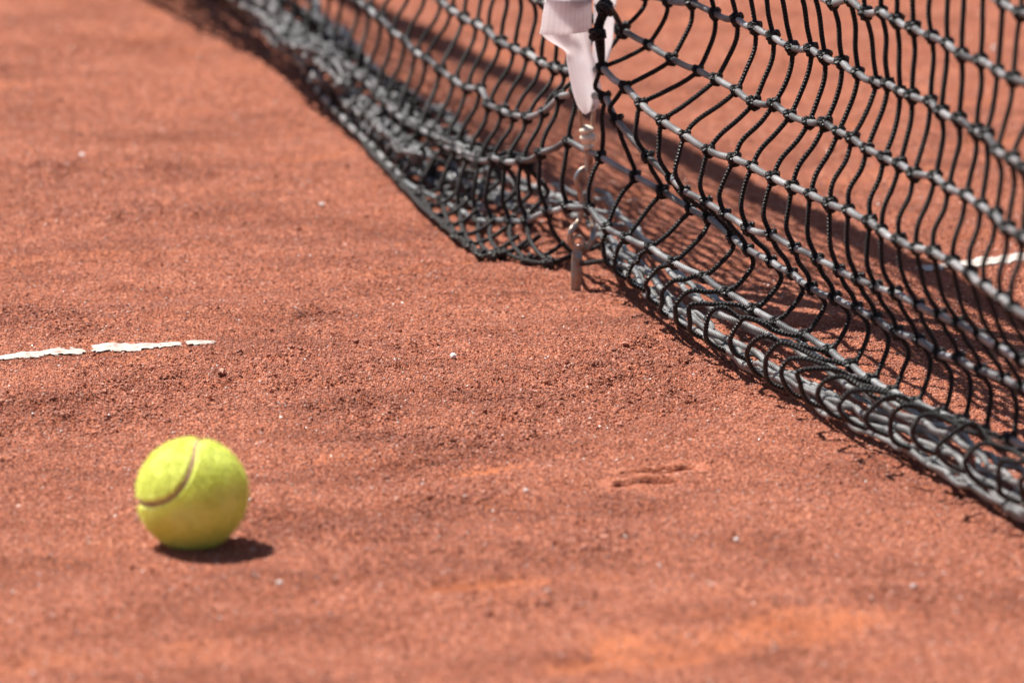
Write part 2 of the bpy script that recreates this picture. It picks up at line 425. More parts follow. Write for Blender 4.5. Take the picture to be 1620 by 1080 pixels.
# worn lime line on both sides of the net
def lime_line(p, q, ext_p, ext_q, label, seed, gaps):
    p = np.array(p); q = np.array(q); d = (q-p); Ln = np.linalg.norm(d); d /= Ln; nn = np.array([-d[1], d[0]])
    st = .0020; s = np.arange(-ext_p, Ln+ext_q, st); w = np.arange(-.024, .0241, .002)
    Sg, W = np.meshgrid(s, w, indexing='ij')
    X = p[0]+d[0]*Sg+nn[0]*W; Y = p[1]+d[1]*Sg+nn[1]*W
    keep = vn(Sg*30+seed, W*110+seed, 2) + .7*vn(Sg*110, W*220+seed, 3) + .5*vn(Sg*260, W*400+seed, 4) + .55*vn(Sg*620, W*700+seed, 1)
    edge = (np.abs(W) - .0112 - .006*vn(Sg*38+seed, W*0, 6))/.006
    m = keep - np.clip(edge, -1, 3) + .10
    for g, gw in gaps: m -= 3*np.clip(1-np.abs(Sg-g-.25*W)/gw, 0, 1)
    if ext_q == 0: m -= 3*np.clip((Sg-(Ln-.035))/.035, 0, 1)
    if ext_p == 0: m -= 3*np.clip((.012-Sg)/.012, 0, 1)
    z = relief(X.ravel(), Y.ravel())[0].reshape(X.shape)
    zz = np.maximum.reduce([z, np.roll(z, 1, 1), np.roll(z, -1, 1), np.roll(z, 1, 0), np.roll(z, -1, 0)])
    Z = zz*.6 + z*.4 + .0007 + .0009*np.clip(m, 0, 1)
    n0, n1 = X.shape
    ok = m > 0
    i, j = np.nonzero(ok[:-1, :-1] & ok[1:, :-1] & ok[:-1, 1:] & ok[1:, 1:])
    F = np.stack([i*n1+j, (i+1)*n1+j, (i+1)*n1+j+1, i*n1+j+1], 1)
    us, inv = np.unique(F, return_inverse=True)
    V = np.stack([X.ravel(), Y.ravel(), Z.ravel()], 1)[us]
    o = mesh_np('court_line', V, inv.reshape(F.shape), M_LIME)
    tag(o, label, 'court line', kind='structure')
lime_line([[-0.3538,4.7056],[-0.1889,4.779]][0], [[-0.3538,4.7056],[-0.1889,4.779]][1], .5, 0, 'worn broken white line on the clay at left above the ball', 3.3, [(.065, .0035), (.1355, .0015)])
lime_line([[0.292,5.0047],[0.3758,5.0563]][0], [[0.292,5.0047],[0.3758,5.0563]][1], 0, .5, 'worn white line on the clay behind the net at right', 8.1, [])

# ------------------------------------------------------------------ tennis ball
def tennis_ball():
    r = .0331
    c = np.array([BALL[0], BALL[1], r - .0012])
    root = empty('tennis_ball', (BALL[0], BALL[1], -.001))
    tag(root, 'fuzzy yellow green tennis ball resting on the clay at lower left', 'tennis ball')
    b = .1; a = 1-b; t = np.linspace(0, 2*math.pi, 360, endpoint=False)
    sc = np.stack([a*np.cos(t)+b*np.cos(3*t), a*np.sin(t)-b*np.sin(3*t), 2*math.sqrt(a*b)*np.sin(2*t)], 1)
    R = np.array([[.07591643, -.90784186, .41238314], [.82394102, -.17580804, -.53871396], [.56156735, .38067663, .73466143]])
    sv = sc @ R.T                                     # right, up, towards the viewer
    p = math.radians(12.9)
    f = np.array([0, -math.cos(p), math.sin(p)]); u_ = np.array([0, math.sin(p), math.cos(p)]); x_ = np.array([1., 0, 0])
    sw = sv[:, :1]*x_ + sv[:, 1:2]*u_ + sv[:, 2:3]*f
    sw /= np.linalg.norm(sw, axis=1)[:, None]
    nu, nv = 220, 120
    th = np.linspace(0, 2*math.pi, nu, endpoint=False); ph = np.linspace(0.004, math.pi-.004, nv)
    D = np.stack([np.outer(np.sin(ph), np.cos(th)), np.outer(np.sin(ph), np.sin(th)), np.outer(np.cos(ph), np.ones(nu))], 2).reshape(-1, 3)
    dist = np.concatenate([np.arccos(np.clip((q @ sw.T).max(1), -1, 1)) for q in np.array_split(D, 40)])*r
    rad = r + .0004*vn(D[:, 0]*13+D[:, 2]*5, D[:, 1]*13+3, 0) + .00035*vn(D[:, 0]*60+D[:, 2]*31, D[:, 1]*60-D[:, 2]*22, 1)
    rad = rad - .0019*np.exp(-(dist/.0013)**2) + .00055*np.exp(-((dist-.0034)/.0016)**2)
    spot = .86*x_ - .06*u_ + .50*f; spot /= np.linalg.norm(spot)
    ds = np.arccos(np.clip(D @ spot, -1, 1))
    stain = .85*np.exp(-(ds/.035)**4) + .22*np.clip(vn(D[:, 0]*5+9, D[:, 1]*5+D[:, 2]*4, 2)-.12, 0, 1)
    i = np.arange(nv-1)[:, None]; j = np.arange(nu)[None]; j2 = (j+1) % nu
    F = np.stack([i*nu+j, (i+1)*nu+j, (i+1)*nu+j2, i*nu+j2], 2).reshape(-1, 4)
    felt = mesh_np('felt', c + D*rad[:, None], F, M_FELT, root, attrs={'stain': stain})
    # short fibres standing off the felt
    n = 24000
    q = RNG.normal(size=(n, 3)); q /= np.linalg.norm(q, axis=1)[:, None]
    dq = np.concatenate([np.arccos(np.clip((k @ sw.T).max(1), -1, 1)) for k in np.array_split(q, 40)])*r
    q = q[dq > .0030]; n = len(q)
    tv = RNG.normal(size=(n, 3)); tv -= q*(tv*q).sum(1)[:, None]; tv /= np.linalg.norm(tv, axis=1)[:, None]
    ln = RNG.uniform(.0008, .0036, n)[:, None]; wd = RNG.uniform(.00006, .00013, n)[:, None]
    base = c + q*(r-.0003); s_ = np.cross(q, tv)
    bend = base + q*ln*.7 + tv*ln*.45; tip = base + q*ln*.95 + tv*ln*1.3
    V = np.stack([base-s_*wd, base+s_*wd, bend+s_*wd*.7, bend-s_*wd*.7, tip+s_*wd*.2, tip-s_*wd*.2], 1).reshape(-1, 3)
    k = (np.arange(n)*6)[:, None]
    FF = np.concatenate([k+np.array([[0, 1, 2, 3]]), k+np.array([[3, 2, 4, 5]])])
    fz = mesh_np('felt_fuzz', V, FF, M_FELT, felt)
    fz.location = (0, 0, 0)
    fz.parent = felt
    mb = MB(); tube(mb, c + sw*(r-.0010), .0011, 8, True)
    mb.build('seam', M_SEAM, root)
    # lift the whole ball on to the surface
tennis_ball()

# ------------------------------------------------------------------ the net
ORG = np.array([0.04692056885617646,4.96609108107428,0.0]); U_ = np.array([0.319148678228195,-0.9477046592610993,1.3210608803400512e-16]); N_ = np.array([0.9477046592610993,0.319148678228195,0.0])
CMIN, CMAX, RT = -42, 30, 20
colt = lambda c: .005 + (.0425 if c >= -2 else .0415)*(c+2)
def P3(t, w, h): return ORG + U_*t + N_*w + np.array([0, 0, h])
